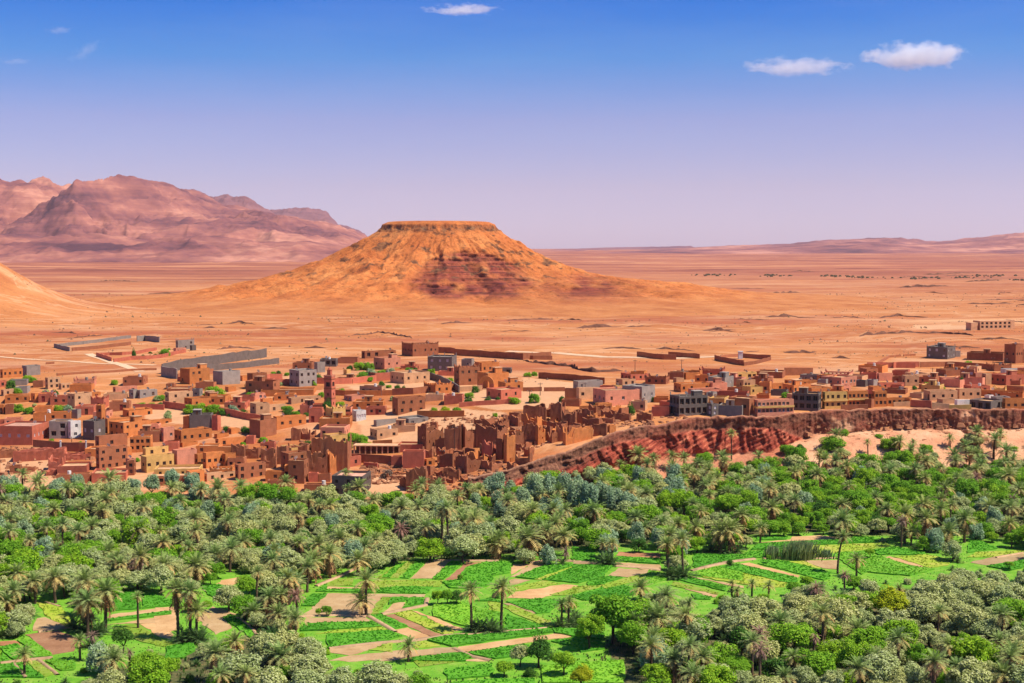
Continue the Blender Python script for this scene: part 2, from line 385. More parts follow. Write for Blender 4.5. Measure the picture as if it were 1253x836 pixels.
# ---------------------------------------------------------------- mesa
def mesa_mat():
    m, t, b = newmat('mesa_rock'); P = pos(t)
    co = t.nodes.new('ShaderNodeTexCoord').outputs['Object']
    n1 = noise_node(t, co, .03, 6, .65); n2 = noise_node(t, co, .18, 5, .7); n3 = noise_node(t, co, .7, 3, .7)
    c = ramp_node(t, n1, [(.3, (.40, .105, .024)), (.5, (.54, .165, .040)), (.68, (.62, .235, .068))])
    ra = t.nodes.new('ShaderNodeAttribute'); ra.attribute_name = 'red'
    st_ = noise_node(t, scaled(t, co, (.012, .012, .55)), 1.0, 5, .7)
    rc = ramp_node(t, st_, [(.34, (.045, .012, .012)), (.43, (.15, .030, .022)), (.55, (.26, .052, .030)), (.66, (.44, .13, .06))])
    rf = math_(t, 'MULTIPLY', ra.outputs['Fac'], ramp_node(t, n1, [(.25, (.7, .7, .7)), (.6, (1, 1, 1))]))
    c = mixc(t, rf, c, rc)
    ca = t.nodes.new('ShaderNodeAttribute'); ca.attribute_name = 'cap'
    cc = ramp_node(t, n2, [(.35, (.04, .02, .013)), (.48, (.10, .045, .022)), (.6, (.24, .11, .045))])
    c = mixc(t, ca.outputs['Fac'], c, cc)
    k = ramp_node(t, n2, [(.36, (.30, .24, .22)), (.46, (.92, .9, .9)), (.7, (1.12, 1.12, 1.1))])
    c = mixc(t, .62, c, k, 'MULTIPLY')
    k = ramp_node(t, n3, [(.36, (.35, .3, .28)), (.45, (1, 1, 1)), (.7, (1.05, 1.05, 1.05))]); c = mixc(t, .6, c, k, 'MULTIPLY')
    ap = t.nodes.new('ShaderNodeAttribute'); ap.attribute_name = 'apron'
    pc = ramp_node(t, n1, [(.3, (.36, .11, .032)), (.5, (.48, .172, .052)), (.7, (.55, .225, .08))])
    c = mixc(t, ap.outputs['Fac'], c, pc)
    t.links.new(c, b.inputs['Base Color']); bump(t, b, math_(t, 'ADD', n2, math_(t, 'MULTIPLY', n3, .5)), .9, 1.5); return m
NA, NR = 760, 190
ang = np.linspace(0, 2 * np.pi, NA, endpoint=False)[None, :]
rp = np.concatenate([np.linspace(0, 50, 8), np.linspace(53, 75, 26), np.linspace(76, 250, 110), np.linspace(253, 470, NR - 144)])[:, None]
ca_, sa_ = np.cos(ang), np.sin(ang)
PR = np.array([(0, 82.5), (48, 82), (54, 81.3), (60.5, 78.6), (61.5, 74.6), (66, 71.5), (78, 62.5), (96, 52), (120, 41), (150, 30), (180, 21.5), (210, 15), (250, 9), (310, 4), (390, 0), (470, -3)])
elong = 1 + .20 * np.clip(ca_, 0, 1) ** 1.5 * smooth((rp - 160) / 100) - .04 * np.clip(ca_, 0, 1) * smooth((rp - 70) / 40) * (1 - smooth((rp - 160) / 60)) - .03 * np.clip(-ca_, 0, 1)
rim = 1 + .05 * noise(ca_ * 3, sa_ * 3, 1.0) + .03 * noise(ca_ * 11, sa_ * 11, 2.0)
wx = .55 * fbm(ca_ * rp * .016, sa_ * rp * .016, 3.0, 3); rl = np.log(rp + 20)
gul = ridged(ca_ * 3.4 + 9 + wx + rl * .5, sa_ * 3.4 + wx - rl * .8, 4) - 1.25
gul2 = fbm(ca_ * rp * .045, sa_ * rp * .045, 1.5, 4)
mid = smooth((rp - 62) / 30) * (1 - smooth((rp - 210) / 110))
zz = np.interp(rp * np.ones_like(ang), PR[:, 0], PR[:, 1]) + 0 * ang
zz = zz + mid * (8.0 * gul + 2.6 * gul2 + 1.5 * noise(ca_ * 34 + wx * 4, sa_ * 34, rl * 1.5)) + smooth((rp - 60) / 20) * .8 * fbm(ca_ * rp * .06, sa_ * rp * .06, 0.0, 4)
# red eroded bowl on the front right
Xl, Yl = ca_ * rp * elong * rim, sa_ * rp * elong * rim
wdt = np.interp(zz, [2, 12, 22, 36, 46, 52], [30, 46, 60, 44, 28, 10])
red = smooth((1.2 - np.abs(Xl - 40 + .25 * (zz - 25) + 14 * fbm(Xl * .03, zz * .08, 8.0, 3)) / wdt) / .45) * smooth((zz - 5) / 8) * (1 - smooth((zz - 46) / 6)) * (Yl < 0)
red = np.maximum(red, .85 * np.exp(-((Xl - 150) / 48) ** 2 - ((zz - 15) / 13) ** 2) * (Yl < 25))
red = np.clip(red * (1.0 + 1.5 * fbm(Xl * .05, zz * .12, 3.0, 5)), 0, 1)
led = (np.abs(((zz / 4.6 + .5 * fbm(Xl * .02, Yl * .02, 1.0, 3)) % 1) - .5) - .25)
push = red * (5.0 + 6.5 * led) + smooth((rp - 62) / 12) * mid * 1.2 * led
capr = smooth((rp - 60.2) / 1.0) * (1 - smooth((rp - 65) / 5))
jag = capr * (3.0 * fbm(ca_ * 11, sa_ * 11, zz * .3, 5))
sc_ = (rp - push + jag * .7) / np.maximum(rp, 1e-6)
Xm, Ym = Xl * sc_, Yl * sc_
Zm = zz + jag * .5 * (rp > 61)
MC = (-78.0, 1500.0); Z0 = 17.0
V = np.stack([Xm, Ym, Zm + Z0], -1).reshape(-1, 3)
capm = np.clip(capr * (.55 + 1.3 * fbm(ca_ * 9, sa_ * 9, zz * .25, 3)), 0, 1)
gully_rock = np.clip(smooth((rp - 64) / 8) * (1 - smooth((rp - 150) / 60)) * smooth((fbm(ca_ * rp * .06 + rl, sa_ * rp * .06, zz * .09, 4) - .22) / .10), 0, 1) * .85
apr = smooth((rp - 215) / 130) * np.ones_like(ang)
me = mesh('mesa', V, grid_faces(NR, NA, True), mesa_mat(), smoothf=True,
          attrs={'red': red.ravel(), 'cap': np.maximum(capm, gully_rock).ravel(), 'apron': apr.ravel()})
tag(link('mesa', me, loc=(MC[0], MC[1], 0)), 'flat topped orange table mountain with a red eroded face', 'mesa', kind='structure')

# ---------------------------------------------------------------- far mountain ranges
def rock_mat(name, cols, scale, band=.0):
    m, t, b = newmat(name); P = pos(t)
    n1 = noise_node(t, P, scale, 7, .65); st_ = noise_node(t, scaled(t, P, (.15, .15, 1.6)), scale * 6, 5, .7)
    n1 = math_(t, 'ADD', math_(t, 'MULTIPLY', n1, 1 - band), math_(t, 'MULTIPLY', st_, band))
    c = ramp_node(t, n1, [(.40 + .20 * i / (len(cols) - 1), k) for i, k in enumerate(cols)])
    t.links.new(c, b.inputs['Base Color']); bump(t, b, n1, .8, 12); return m
def mountain(name, label, ridge, depth, half, mat, rough=.35, seed=0.0, nx=420, ny=110, base=30, skew=.35):
    """ridge: [(photo column, photo row)] of the skyline as seen from the overlook"""
    rx = np.array([p[0] for p in ridge], float); ry = np.array([p[1] for p in ridge], float)
    cols = np.linspace(rx[0], rx[-1], nx); X = (cols - CW) / F * depth
    H = CAM_Z + (HOR - np.interp(cols, rx, ry)) / F * depth
    t = np.linspace(-1, 1, ny)
    Yv = depth + t[:, None] * half + 0 * X[None, :]
    Xv = X[None, :] * np.ones((ny, 1))
    s = np.where(t < 0, 1 + t, 1 - t)[:, None]
    prof = np.where(s > .72, .80 + (s - .72) / .28 * .20, s / .72 * .80) ** 1.15
    L = half * .34
    wq = fbm(Xv / L * .6, Yv / L * .6, seed, 3)
    spur = ridged(Xv / L + seed + .6 * wq, Yv / L * .55 + seed + .6 * wq, 6) - 1.15
    k_ = np.clip(1.08 - s, 0, 1)
    Z = base + (H[None, :] - base) * np.clip(prof * (1 + rough * spur * k_ * 2.1), 0, 1.04) + (H[None, :] - base) * .13 * fbm(Xv / L * 3.5, Yv / L * 3.5, seed, 6) * smooth(s / .15)
    Z = np.where(s < .03, base - 25, Z)
    me = mesh(name, np.stack([Xv, Yv, Z], -1).reshape(-1, 3), grid_faces(ny, nx), mat, smoothf=True)
    return tag(link(name, me), label, 'mountains' if 'mount' in name else 'hills', kind='structure')
M_MT1 = rock_mat('mountain_rock', [(.07, .026, .034), (.18, .060, .055), (.31, .112, .078), (.50, .215, .135)], .0016, .35)
M_MT2 = rock_mat('far_rock', [(.11, .045, .055), (.19, .08, .08), (.27, .115, .10)], .001, .5)
mountain('far_mountains', 'distant blue grey flat ridge behind the left mountains', [(120, 300), (190, 232), (235, 236), (262, 241), (305, 245), (322, 256), (380, 255), (402, 262), (412, 274), (440, 282), (452, 297), (470, 306)], 11500, 1500, M_MT2, .25, 2.0, base=40)
mountain('mountains', 'reddish mountain range rising beyond the plain on the left', [(-420, 250), (-250, 212), (-120, 242), (-40, 231), (0, 226), (35, 233), (60, 226), (85, 219), (130, 221), (165, 224), (190, 228), (225, 236), (260, 250), (310, 262), (360, 268), (395, 272), (420, 280), (445, 292), (475, 306), (500, 312)], 7600, 1900, M_MT1, .85, 5.0, base=28, nx=760, ny=260)
mountain('table_ridge_hills', 'flat topped purple ridge with a cliff edge right of the left mountains', [(205, 300), (225, 243), (240, 240), (270, 244), (312, 246), (320, 252), (332, 262), (345, 268), (400, 272), (425, 280), (440, 290), (455, 306)], 8900, 1100, M_MT2, .3, 21.0, base=34, nx=300, ny=140)
mountain('foothills', 'low pinkish foothills below the left mountains', [(-400, 300), (-200, 284), (-60, 292), (20, 288), (70, 293), (120, 287), (180, 296), (260, 290), (330, 298), (380, 296), (430, 305), (470, 310), (520, 314)], 5600, 900, M_MT1, .7, 8.0, base=24, ny=160)
mountain('hills', 'low pink hills along the right horizon', [(640, 308), (690, 305), (760, 306), (850, 303), (905, 300), (965, 299), (1000, 295), (1045, 293), (1080, 291), (1105, 292), (1130, 296), (1165, 295), (1200, 290), (1253, 286), (1340, 283), (1500, 296), (1700, 300)], 13200, 1300, M_MT1, .5, 11.0, base=48)
mountain('near_hills', 'low reddish rise in front of the right hills', [(640, 312), (760, 308), (860, 305), (950, 302), (1045, 296), (1110, 299), (1160, 298), (1253, 291), (1400, 288), (1600, 304)], 10200, 1500, M_MT1, .45, 31.0, base=44, ny=120)
mountain('far_hills', 'faint flat line of hills at the middle of the horizon', [(560, 306), (640, 305), (690, 305), (740, 303), (800, 302), (845, 301), (850, 304), (900, 304), (1000, 303), (1200, 300)], 14800, 700, M_MT2, .1, 14.0, base=55, ny=40)

# ---------------------------------------------------------------- cliff below the town
def cliff_mat():
    m, t, b = newmat('cliff_rock'); P = pos(t)
    n1 = noise_node(t, P, .11, 6, .65); n2 = noise_node(t, P, .9, 5, .7)
    rot = t.nodes.new('ShaderNodeVectorRotate'); rot.inputs['Angle'].default_value = R(24); rot.inputs['Axis'].default_value = (0, 1, 0); t.links.new(P, rot.inputs['Vector'])
    st_ = noise_node(t, scaled(t, rot.outputs[0], (.10, .16, 1.1)), 1.0, 5, .7)
    red = ramp_node(t, st_, [(.32, (.075, .015, .012)), (.43, (.22, .038, .022)), (.54, (.38, .075, .038)), (.66, (.60, .19, .095))])
    brn = ramp_node(t, n2, [(.3, (.07, .028, .018)), (.5, (.17, .065, .035)), (.68, (.33, .15, .08))])
    tal = ramp_node(t, n1, [(.3, (.52, .20, .10)), (.5, (.64, .31, .16)), (.7, (.72, .42, .24))])
    tal = mixc(t, .8, tal, ramp_node(t, n2, [(.32, (.55, .5, .5)), (.45, (1, 1, 1))]), 'MULTIPLY')
    at = t.nodes.new('ShaderNodeAttribute'); at.attribute_name = 'talus'; ab = t.nodes.new('ShaderNodeAttribute'); ab.attribute_name = 'brown'
    c = mixc(t, ab.outputs['Fac'], red, brn); c = mixc(t, at.outputs['Fac'], c, tal)
    t.links.new(c, b.inputs['Base Color']); bump(t, b, n2, .9, .5); return m
cpx = np.arange(572, 1420, 1.0); na = len(cpx); ca = (cpx - CW) / F
NRW = 64; tt = np.linspace(0, 1, NRW)[:, None]
r1 = np.interp(ca, TA, TT[:, 3])[None, :]; r2 = np.interp(ca, TA, TT[:, 5])[None, :]; z1 = np.interp(ca, TA, TT[:, 2])[None, :]; zt = np.interp(ca, TA, TT[:, 4])[None, :]
D0 = edge_y(ca)[None, :]; x0 = ca[None, :] * D0
D0 = D0 + 2.5 * noise(x0 * .05, 3.3)
tf = np.clip(tt / .38, 0, 1); sf = np.clip((tt - .38) / .55, 0, 1); lf = np.clip((tt - .93) / .07, 0, 1)
Zc = z1 * smooth(tf) + (zt - z1) * sf + .15 * lf
rgt = smooth((cpx - 945) / 50)[None, :]
sband = .66 * (1 - rgt)                                                  # above this the face is a sheer brown band
slo = np.where(sf < sband, sf / np.maximum(sband, .01), 1.0)
Yc = D0 - 2.5 + (r1 + 1.2) * tf + r2 * (.26 * slo + .04 * sf) * (1 - rgt) + .5 * slo * (1 - rgt) + r2 * rgt * (.62 + .15 * sf) * np.clip(sf / .06, 0, 1) + (r2 * .23 * rgt) * lf + 3.2 * lf
Xc = ca[None, :] * Yc
scw = smooth(sf / .12) * (1 - .8 * lf)
tilt = Zc * .85 - Xc * .30
led = np.abs(((tilt / 1.25 + 1.1 * fbm(Xc * .07, Zc * .16, 0.0, 3)) % 1) - .5) * 2
butt = fbm(Xc * .055, Zc * .05, 4.0, 4)                                  # buttresses and gullies
upb = smooth((sf - sband) / .06)
spur_ = ridged(Xc * .11 + .5 * butt + Zc * .03, 2.0 + Zc * .03, 4) - 1.1
disp = scw * ((1 - upb) * (4.2 * spur_ * smooth(sf / .2) + .38 * (led - .5)) + 2.4 * butt + .9 * fbm(Xc * .35, Zc * .4, 1.0, 4) + 1.1 * (ridged(Xc * .16, 7.0, 3) - 1.1) + .5 * upb * noise(Xc * .9, Zc * .35, 8.0)) + (1 - scw) * (1 - lf) * tf * .9 * fbm(Xc * .09, Yc * .09, 6.0, 4)
Yc = Yc - np.clip(disp, -1.9, 5.0)
Zc = Zc + scw * .35 * noise(Xc * .5, Zc * .6, 3.0) + (1 - scw) * tf * .5 * fbm(Xc * .14, Yc * .14, 2.0, 3)
lipn = smooth((sf - .7) / .3) * .9 * fbm(Xc * .22, 0.5, 2.0, 4); Zc = Zc + lipn
Zc[0] -= 1.0
Zc[-1] -= .6
tal = (1 - smooth((sf - .02) / .1)) * np.clip(smooth((cpx - 950) / 50)[None, :] + .55 + .9 * noise(Xc * .04, 9.0), 0, 1)
tal = np.maximum(tal, lf * .9)
tal = np.maximum(tal, smooth((butt - .30) / .1) * .75 * scw * (cpx > 950)[None, :])
brn = np.clip(upb * (.75 + .5 * noise(Xc * .12, Zc * .3)) + (1 - smooth((cpx - 690) / 60))[None, :] * smooth((sf - .3) / .2), 0, 1)
me = mesh('cliff', np.stack([ca[None, :] * Yc, Yc, Zc], -1).reshape(-1, 3), grid_faces(NRW, na), cliff_mat(), smoothf=False, attrs={'talus': tal.ravel(), 'brown': brn.ravel()})
tag(link('cliff', me), 'red and brown eroded cliff with pale scree below the town', 'cliff', kind='structure')

# ---------------------------------------------------------------- dark rock ledges and pale tracks on the plain
M_LEDGE = plaster('ledge_rock', (.15, .06, .035), .4)
LEDGES = [[(430, 410.5), (450, 409.5), (463, 407), (480, 409), (505, 413.5)], [(320, 402), (352, 402)], [(1052, 412), (1080, 409), (1120, 407.5), (1160, 408.5), (1192, 411)], [(936, 388), (965, 387.5), (996, 388.5)],
 [(1074, 389), (1100, 387), (1135, 388)], [(738, 427), (762, 426), (784, 426.5)], [(640, 441), (660, 445), (676, 446.5), (700, 449), (708, 453), (730, 455), (762, 454)], [(265, 428), (290, 425.5), (312, 427)],
 [(803, 427), (850, 429)], [(912, 430.5), (930, 430)], [(64, 407), (95, 408)], [(78, 415), (100, 413), (128, 410)], [(372, 425.5), (400, 426)], [(248, 401), (268, 401.5)], [(960, 432), (1000, 431)], [(1016, 437.5), (1040, 439)],
 [(1185, 372), (1240, 371)], [(1100, 352), (1160, 350)], [(1180, 345), (1230, 343)], [(1130, 336), (1200, 334)], [(900, 360), (980, 358)], [(620, 392), (680, 391)], [(180, 360), (240, 359)],
 [(240, 372), (262, 376), (290, 379)], [(700, 402), (760, 400)], [(860, 405), (900, 404)], [(1160, 424), (1200, 426)], [(540, 396), (580, 395)]]
_lr = random.Random(8)
for _ in range(46):
    yy_ = _lr.choice((334, 340, 345, 352, 360, 366, 374, 382, 390, 398, 406, 416)) + _lr.uniform(-3, 3); xx_ = _lr.uniform(-20, 1270); ww_ = _lr.uniform(14, 60)
    if 250 < xx_ < 860 and yy_ < 392 or xx_ < 110 and yy_ < 404: continue
    LEDGES.append([(xx_, yy_), (xx_ + ww_ * .4, yy_ - _lr.uniform(.2, 1.6)), (xx_ + ww_, yy_ + _lr.uniform(-.8, 1.0))])
def drape(pts, step=4.0, z=None):
    G = [ground(*p) for p in pts]; out = []
    for (a, b) in zip(G[:-1], G[1:]):
        n = max(1, int(math.hypot(b[0] - a[0], b[1] - a[1]) / step))
        for i in range(n): out.append((a[0] + (b[0] - a[0]) * i / n, a[1] + (b[1] - a[1]) * i / n))
    out.append(G[-1][:2]); return np.array(out)
for k, pl in enumerate(LEDGES):
    dk = ground(*pl[0])[1]
    P2 = drape(pl, max(1.2, dk * .0022)); n = len(P2); h0 = (.9 + dk * .0009) * (1 if k < 28 else .6)
    h = h0 * np.clip(.25 + 1.3 * np.abs(noise(np.arange(n) * .23, k * 3.1)) * 2 + .5 * noise(np.arange(n) * .9, k), .0, 1.8) * np.minimum(1, np.minimum(np.arange(n), np.arange(n)[::-1]) / 4 + .05)
    wv = dk * .0016 * noise(np.arange(n) * .31, k + .5) * 6
    rows = []
    for off, hf in ((-1.2, -.4), (-.8, .8), (.2, 1.0), (5.0, .75), (14.0, -.3)):
        x = P2[:, 0]; y = P2[:, 1] + wv + off * h0 * (1 + .3 * noise(np.arange(n) * .5, off))
        rows.append(np.stack([x, y, terrain(P2[:, 0], P2[:, 1] + wv) + h * hf + (-.15 if hf < 0 else 0)], -1))
    V = np.concatenate(rows)
    mi = np.zeros((4, n - 1), int); mi[2:] = 1
    tag(link('rock_ledge', mesh('rock_ledge', V, grid_faces(5, n), [M_LEDGE, M_DESERT], mi.ravel())), 'dark broken ledge of rock on the desert plain', 'rock ledge', kind='structure')
M_TRACK = plaster('dirt_track', (.66, .42, .25), .2)
def ribbon(name, pts, w, label, mat=None, lift=.1):
    P2 = drape(pts, 3.0); n = len(P2); d = np.gradient(P2, axis=0); d /= np.linalg.norm(d, axis=1)[:, None] + 1e-9; nn = np.stack([-d[:, 1], d[:, 0]], -1)
    rows = []
    for s in (-1, 0, 1):
        q = P2 + nn * s * w / 2; rows.append(np.column_stack([q, terrain(q[:, 0], q[:, 1]) + lift]))
    return tag(link(name, mesh(name, np.concatenate(rows), grid_faces(3, n), mat or M_TRACK)), label, 'track', kind='structure')
ribbon('dirt_track', [(108, 433), (130, 441), (150, 447), (172, 455)], 4.5, 'pale dirt track climbing past the walled garden')
ribbon('dirt_track', [(-20, 436), (60, 441), (120, 445), (190, 447)], 3.5, 'faint level track above the upper houses')
ribbon('dirt_track', [(620, 430), (680, 432), (740, 437), (820, 439), (900, 436)], 7, 'broad pale track crossing the plain behind the town')
# ---------------------------------------------------------------- houses
THINGS = []            # (object, noun phrase, category, group, photo column, photo row) -> labels written at the end
def note(o, desc, cat, group, px, py, fixed=False):
    THINGS.append([o, desc, cat, group, px, py, fixed]); return o
_win = {}
M_SHUT = plain('wood_shutter', (.13, .075, .05), .7)
def window_mesh(kind):
    if kind not in _win:
        b = MB(); b.box(-.5, .5, 0, .04, 0, 1, 0)
        for a in ((-.5, -.42, 0, 1), (.42, .5, 0, 1), (-.42, .42, .92, 1), (-.42, .42, 0, .08), (-.03, .03, .08, .92)): b.box(a[0], a[1], -.05, 0, a[2], a[3], 1)
        _win[kind] = b.me('window', [M_PANEW if kind == 'w' else M_SHUT if kind == 's' else M_PANE, M_FRAMEW if kind in 'wl' else M_FRAME])
    return _win[kind]
_doorm = {}
def door_mesh(c):
    if c not in _doorm:
        b = MB(); b.box(-.5, .5, 0, .05, 0, 1, 0); b.box(-.5, -.42, -.05, 0, 0, 1, 1); b.box(.42, .5, -.05, 0, 0, 1, 1); b.box(-.42, .42, -.05, 0, .93, 1, 1)
        _doorm[c] = b.me('door', [M_DOOR if c == 'r' else M_DOORB, M_FRAME])
    return _doorm[c]
def face(b, O, U, Nn, L, z0, z1, ops, rec, mi=0):
    """a wall face from O along U with recessed rectangular openings [(u0,u1,v0,v1)]"""
    us = sorted({0, L, *[o[0] for o in ops], *[o[1] for o in ops]}); vs = sorted({z0, z1, *[o[2] for o in ops], *[o[3] for o in ops]})
    pt = lambda u, v, d=0: (O[0] + U[0] * u - Nn[0] * d, O[1] + U[1] * u - Nn[1] * d, v)
    for i in range(len(us) - 1):
        for j in range(len(vs) - 1):
            uc, vc = (us[i] + us[i+1]) / 2, (vs[j] + vs[j+1]) / 2
            if any(o[0] < uc < o[1] and o[2] < vc < o[3] for o in ops): continue
            b.add([pt(us[i], vs[j]), pt(us[i+1], vs[j]), pt(us[i+1], vs[j+1]), pt(us[i], vs[j+1])], [(0, 1, 2, 3)], mi)
    for (u0, u1, v0, v1) in ops:
        q = [pt(u0, v0), pt(u1, v0), pt(u1, v1), pt(u0, v1)]; r = [pt(u0, v0, rec), pt(u1, v0, rec), pt(u1, v1, rec), pt(u0, v1, rec)]
        b.add(q + r, [(0, 1, 5, 4), (1, 2, 6, 5), (2, 3, 7, 6), (3, 0, 4, 7)], mi)
def openings(L, H, rng, cols=None, rows=None, big=False, drop=.22, w=None, ground_door=False):
    cols = max(1, round(L / (2.6 if big else 3.2))) if cols is None else cols
    rows = max(1, round((H - .4) / 3.1)) if rows is None else rows
    out = []
    if cols == 0 or rows == 0 or L < 1.6 or H < 1.9: return out
    fh = (H - .5) / rows
    for j in range(rows):
        for i in range(cols):
            if rng.random() < drop: continue
            cw = L / cols; ww = min(cw * .72, (1.7 if big else rng.uniform(.8, 1.15))) if w is None else min(w, cw * .8); hh = min(fh * .62, 2.0 if big else rng.uniform(.95, 1.3))
            u = cw * (i + .5) + (0 if big else rng.uniform(-.12, .12)) * cw; v = j * fh + fh * .5 - hh * .3
            out.append((round(u - ww / 2, 3), round(u + ww / 2, 3), round(v, 3), round(v + hh, 3)))
    return out
def house(name, C, rot, L, Rr, H, col, rng, flags='', roof='s', cols=None, rows=None):
    """C is the ground point of the corner nearest to the overlook"""
    c, s = math.cos(rot), math.sin(rot)
    loc = (C[0] - (c * L / 2 + s * Rr / 2), C[1] - (s * L / 2 - c * Rr / 2), C[2])
    root = empty(name, loc, rot)
    b = MB(); x0, x1, y0, y1 = -L / 2, L / 2, -Rr / 2, Rr / 2
    rec = .55 if 'u' in flags else .22
    nw = 'n' in flags
    fo = [] if nw else openings(L, H, rng, cols if L >= Rr else None, rows, 'u' in flags, .06 if cols else .3)
    ro = [] if nw else openings(Rr, H, rng, cols if Rr > L else None, rows, 'u' in flags, .06 if cols else .3)
    lo_ = [] if nw else openings(Rr, H, rng, None, rows, 'u' in flags, .5)
    door = None
    if 'd' in flags or (not nw and not fo and H > 2.6 and rng.random() < .6):
        u = L * rng.uniform(.25, .75); dd_ = (u - .6, u + .6, .05, min(2.2, H - .6))
        if not any(not (o[1] < dd_[0] or o[0] > dd_[1]) and o[2] < dd_[3] for o in fo): door = dd_
    zb = -2.2; ht = H - .5
    jt = [(rng.uniform(-.07, .07), rng.uniform(-.07, .07)) for _ in range(4)]
    face(b, (x0, y0), (1, 0), (0, -1), L, zb, H, fo + ([door] if door else []), rec)
    face(b, (x1, y0), (0, 1), (1, 0), Rr, zb, H, ro, rec)
    face(b, (x1, y1), (-1, 0), (0, 1), L, zb, H, [], rec)
    face(b, (x0, y1), (0, -1), (-1, 0), Rr, zb, H, lo_, rec)
    t = min(.3, L * .12, Rr * .12)
    # parapet top and inner faces
    o_ = [(x0, y0), (x1, y0), (x1, y1), (x0, y1)]; i_ = [(x0 + t, y0 + t), (x1 - t, y0 + t), (x1 - t, y1 - t), (x0 + t, y1 - t)]
    V = [(x, y, H) for x, y in o_] + [(x, y, H + 0.0) for x, y in i_] + [(x, y, ht) for x, y in i_]
    b.add(V, [(0, 1, 5, 4), (1, 2, 6, 5), (2, 3, 7, 6), (3, 0, 4, 7), (4, 5, 9, 8), (5, 6, 10, 9), (6, 7, 11, 10), (7, 4, 8, 11)], 0)
    jz = lambda x, y: sum(q * w for q, w in zip([p[0] * 1.6 for p in jt], ((.5 - x / L) * (.5 - y / Rr), (.5 + x / L) * (.5 - y / Rr), (.5 + x / L) * (.5 + y / Rr), (.5 - x / L) * (.5 + y / Rr))))
    b.V = [(x, y, z + jz(x, y) + rng.uniform(-.05, .05)) if z > H - .02 else (x, y, z) for x, y, z in b.V]
    wl = b.build('wall', [MW[col]], root)
    rb = MB(); V = [(x, y, ht - .0) for x, y in i_]
    n = 3; gx = np.linspace(x0 + t, x1 - t, n + 1); gy = np.linspace(y0 + t, y1 - t, n + 1)
    rv = [(x, y, ht - .12 + rng.uniform(-.04, .06)) for y in gy for x in gx]
    rb.add(rv, [tuple(int(k) for k in f) for f in grid_faces(n + 1, n + 1)], 0)
    rf = rb.build('roof', [M_ROOF[roof]], root)
    wk = 'w' if 'w' in flags else ('l' if col in 'wgp' and rng.random() < .5 else 'd')
    shut = rng.random() < .5
    for ops, org, ang_ in ((fo, (x0, y0), 0), (ro, (x1, y0), math.pi / 2), (lo_, (x0, y1), -math.pi / 2)):
        for (u0, u1, v0, v1) in ops:
            uc = (u0 + u1) / 2; d = rec - .05
            if ang_ == 0: p = (org[0] + uc, org[1] + d, v0)
            elif ang_ > 0: p = (org[0] - d, org[1] + uc, v0)
            else: p = (org[0] + d, org[1] - uc, v0)
            link('window', window_mesh('s' if shut and rng.random() < .3 else wk), root, p, (0, 0, ang_), (u1 - u0, 1, v1 - v0))
    if door:
        link('door', door_mesh('r' if rng.random() < .4 else 'b'), root, (x0 + (door[0] + door[1]) / 2, y0 + rec - .06, door[2]), None, (door[1] - door[0], 1, door[3] - door[2]))
    if 'k' in flags:                                   # stepped corner horns
        kb = MB(); q = .55
        for (cx, cy) in o_:
            sx_, sy_ = (1 if cx < 0 else -1), (1 if cy < 0 else -1)
            for k_, hh in ((1.0, .45), (.62, .9), (.3, 1.35)):
                xa, xb = sorted((cx - .02 * sx_, cx + q * 1.6 * k_ * sx_)); ya, yb_ = sorted((cy - .02 * sy_, cy + q * 1.6 * k_ * sy_))
                kb.box(xa, xb, ya, yb_, H - .01, H + hh * .8)
        nm = int(L / 1.6)
        for i in range(1, nm): u = x0 + L * i / nm; kb.box(u - .3, u + .3, y0 - .02, y0 + .35, H - .01, H + .5)
        nm = int(Rr / 1.6)
        for i in range(1, nm): u = y0 + Rr * i / nm; kb.box(x1 - .35, x1 + .02, u - .3, u + .3, H - .01, H + .5)
        kb.build('crenellation', [MW[col]], root).__setitem__('kind', 'stuff')
    elif 'c' in flags:                                 # bare concrete columns left for another storey
        kb = MB()
        for cx in np.linspace(x0 + .2, x1 - .2, max(2, int(L / 3.5))):
            for cy in (y0 + .2, y1 - .2): kb.box(cx - .13, cx + .13, cy - .13, cy + .13, ht, H + 1.0)
        kb.build('column_stub', [MW['g']], root).__setitem__('kind', 'stuff')
    if 'b' in flags:                                   # balcony band
        kb = MB(); zz_ = H * .48
        kb.box(x0 - .02, x1 + .02, y0 - .5, y0 + .0, zz_ - .12, zz_ + .02); kb.box(x0, x1, y0 - .5, y0 - .42, zz_ + .02, zz_ + .55)
        kb.box(x1, x1 + .5, y0 - .5, y1, zz_ - .12, zz_ + .02); kb.box(x1 + .42, x1 + .5, y0, y1, zz_ + .02, zz_ + .55)
        kb.build('balcony', [MW['y']], root)
    if 'h' in flags or ('x' not in flags and L > 6 and Rr > 5 and rng.random() < .42):
        w_ = min(2.8, L * .35); l_ = min(3.0, Rr * .45); hx = rng.uniform(x0 + t + w_ / 2 + .1, x1 - t - w_ / 2 - .1); hy = rng.uniform(0, y1 - t - l_ / 2 - .1)
        hb = MB(); hb.box(-w_ / 2, w_ / 2, -l_ / 2, l_ / 2, 0, 2.1); hb.box(-w_ / 2 - .15, w_ / 2 + .15, -l_ / 2 - .15, l_ / 2 + .15, 2.1, 2.28, 1)
        st2 = hb.build('stair_house', [MW[col], M_ROOF[roof]], root, loc=(hx, hy, ht - .2))
        link('door', door_mesh('b'), st2, (0, -l_ / 2 - .02, .15), None, (.8, 1, 1.7))
    if rng.random() < .4 and 'n' not in flags:
        link('satellite_dish', DISH, root, (rng.uniform(x0 + .5, x1 - .5), rng.uniform(y0 + .4, y1 - .4), ht - .1), (0, 0, rng.uniform(.2, .8)))
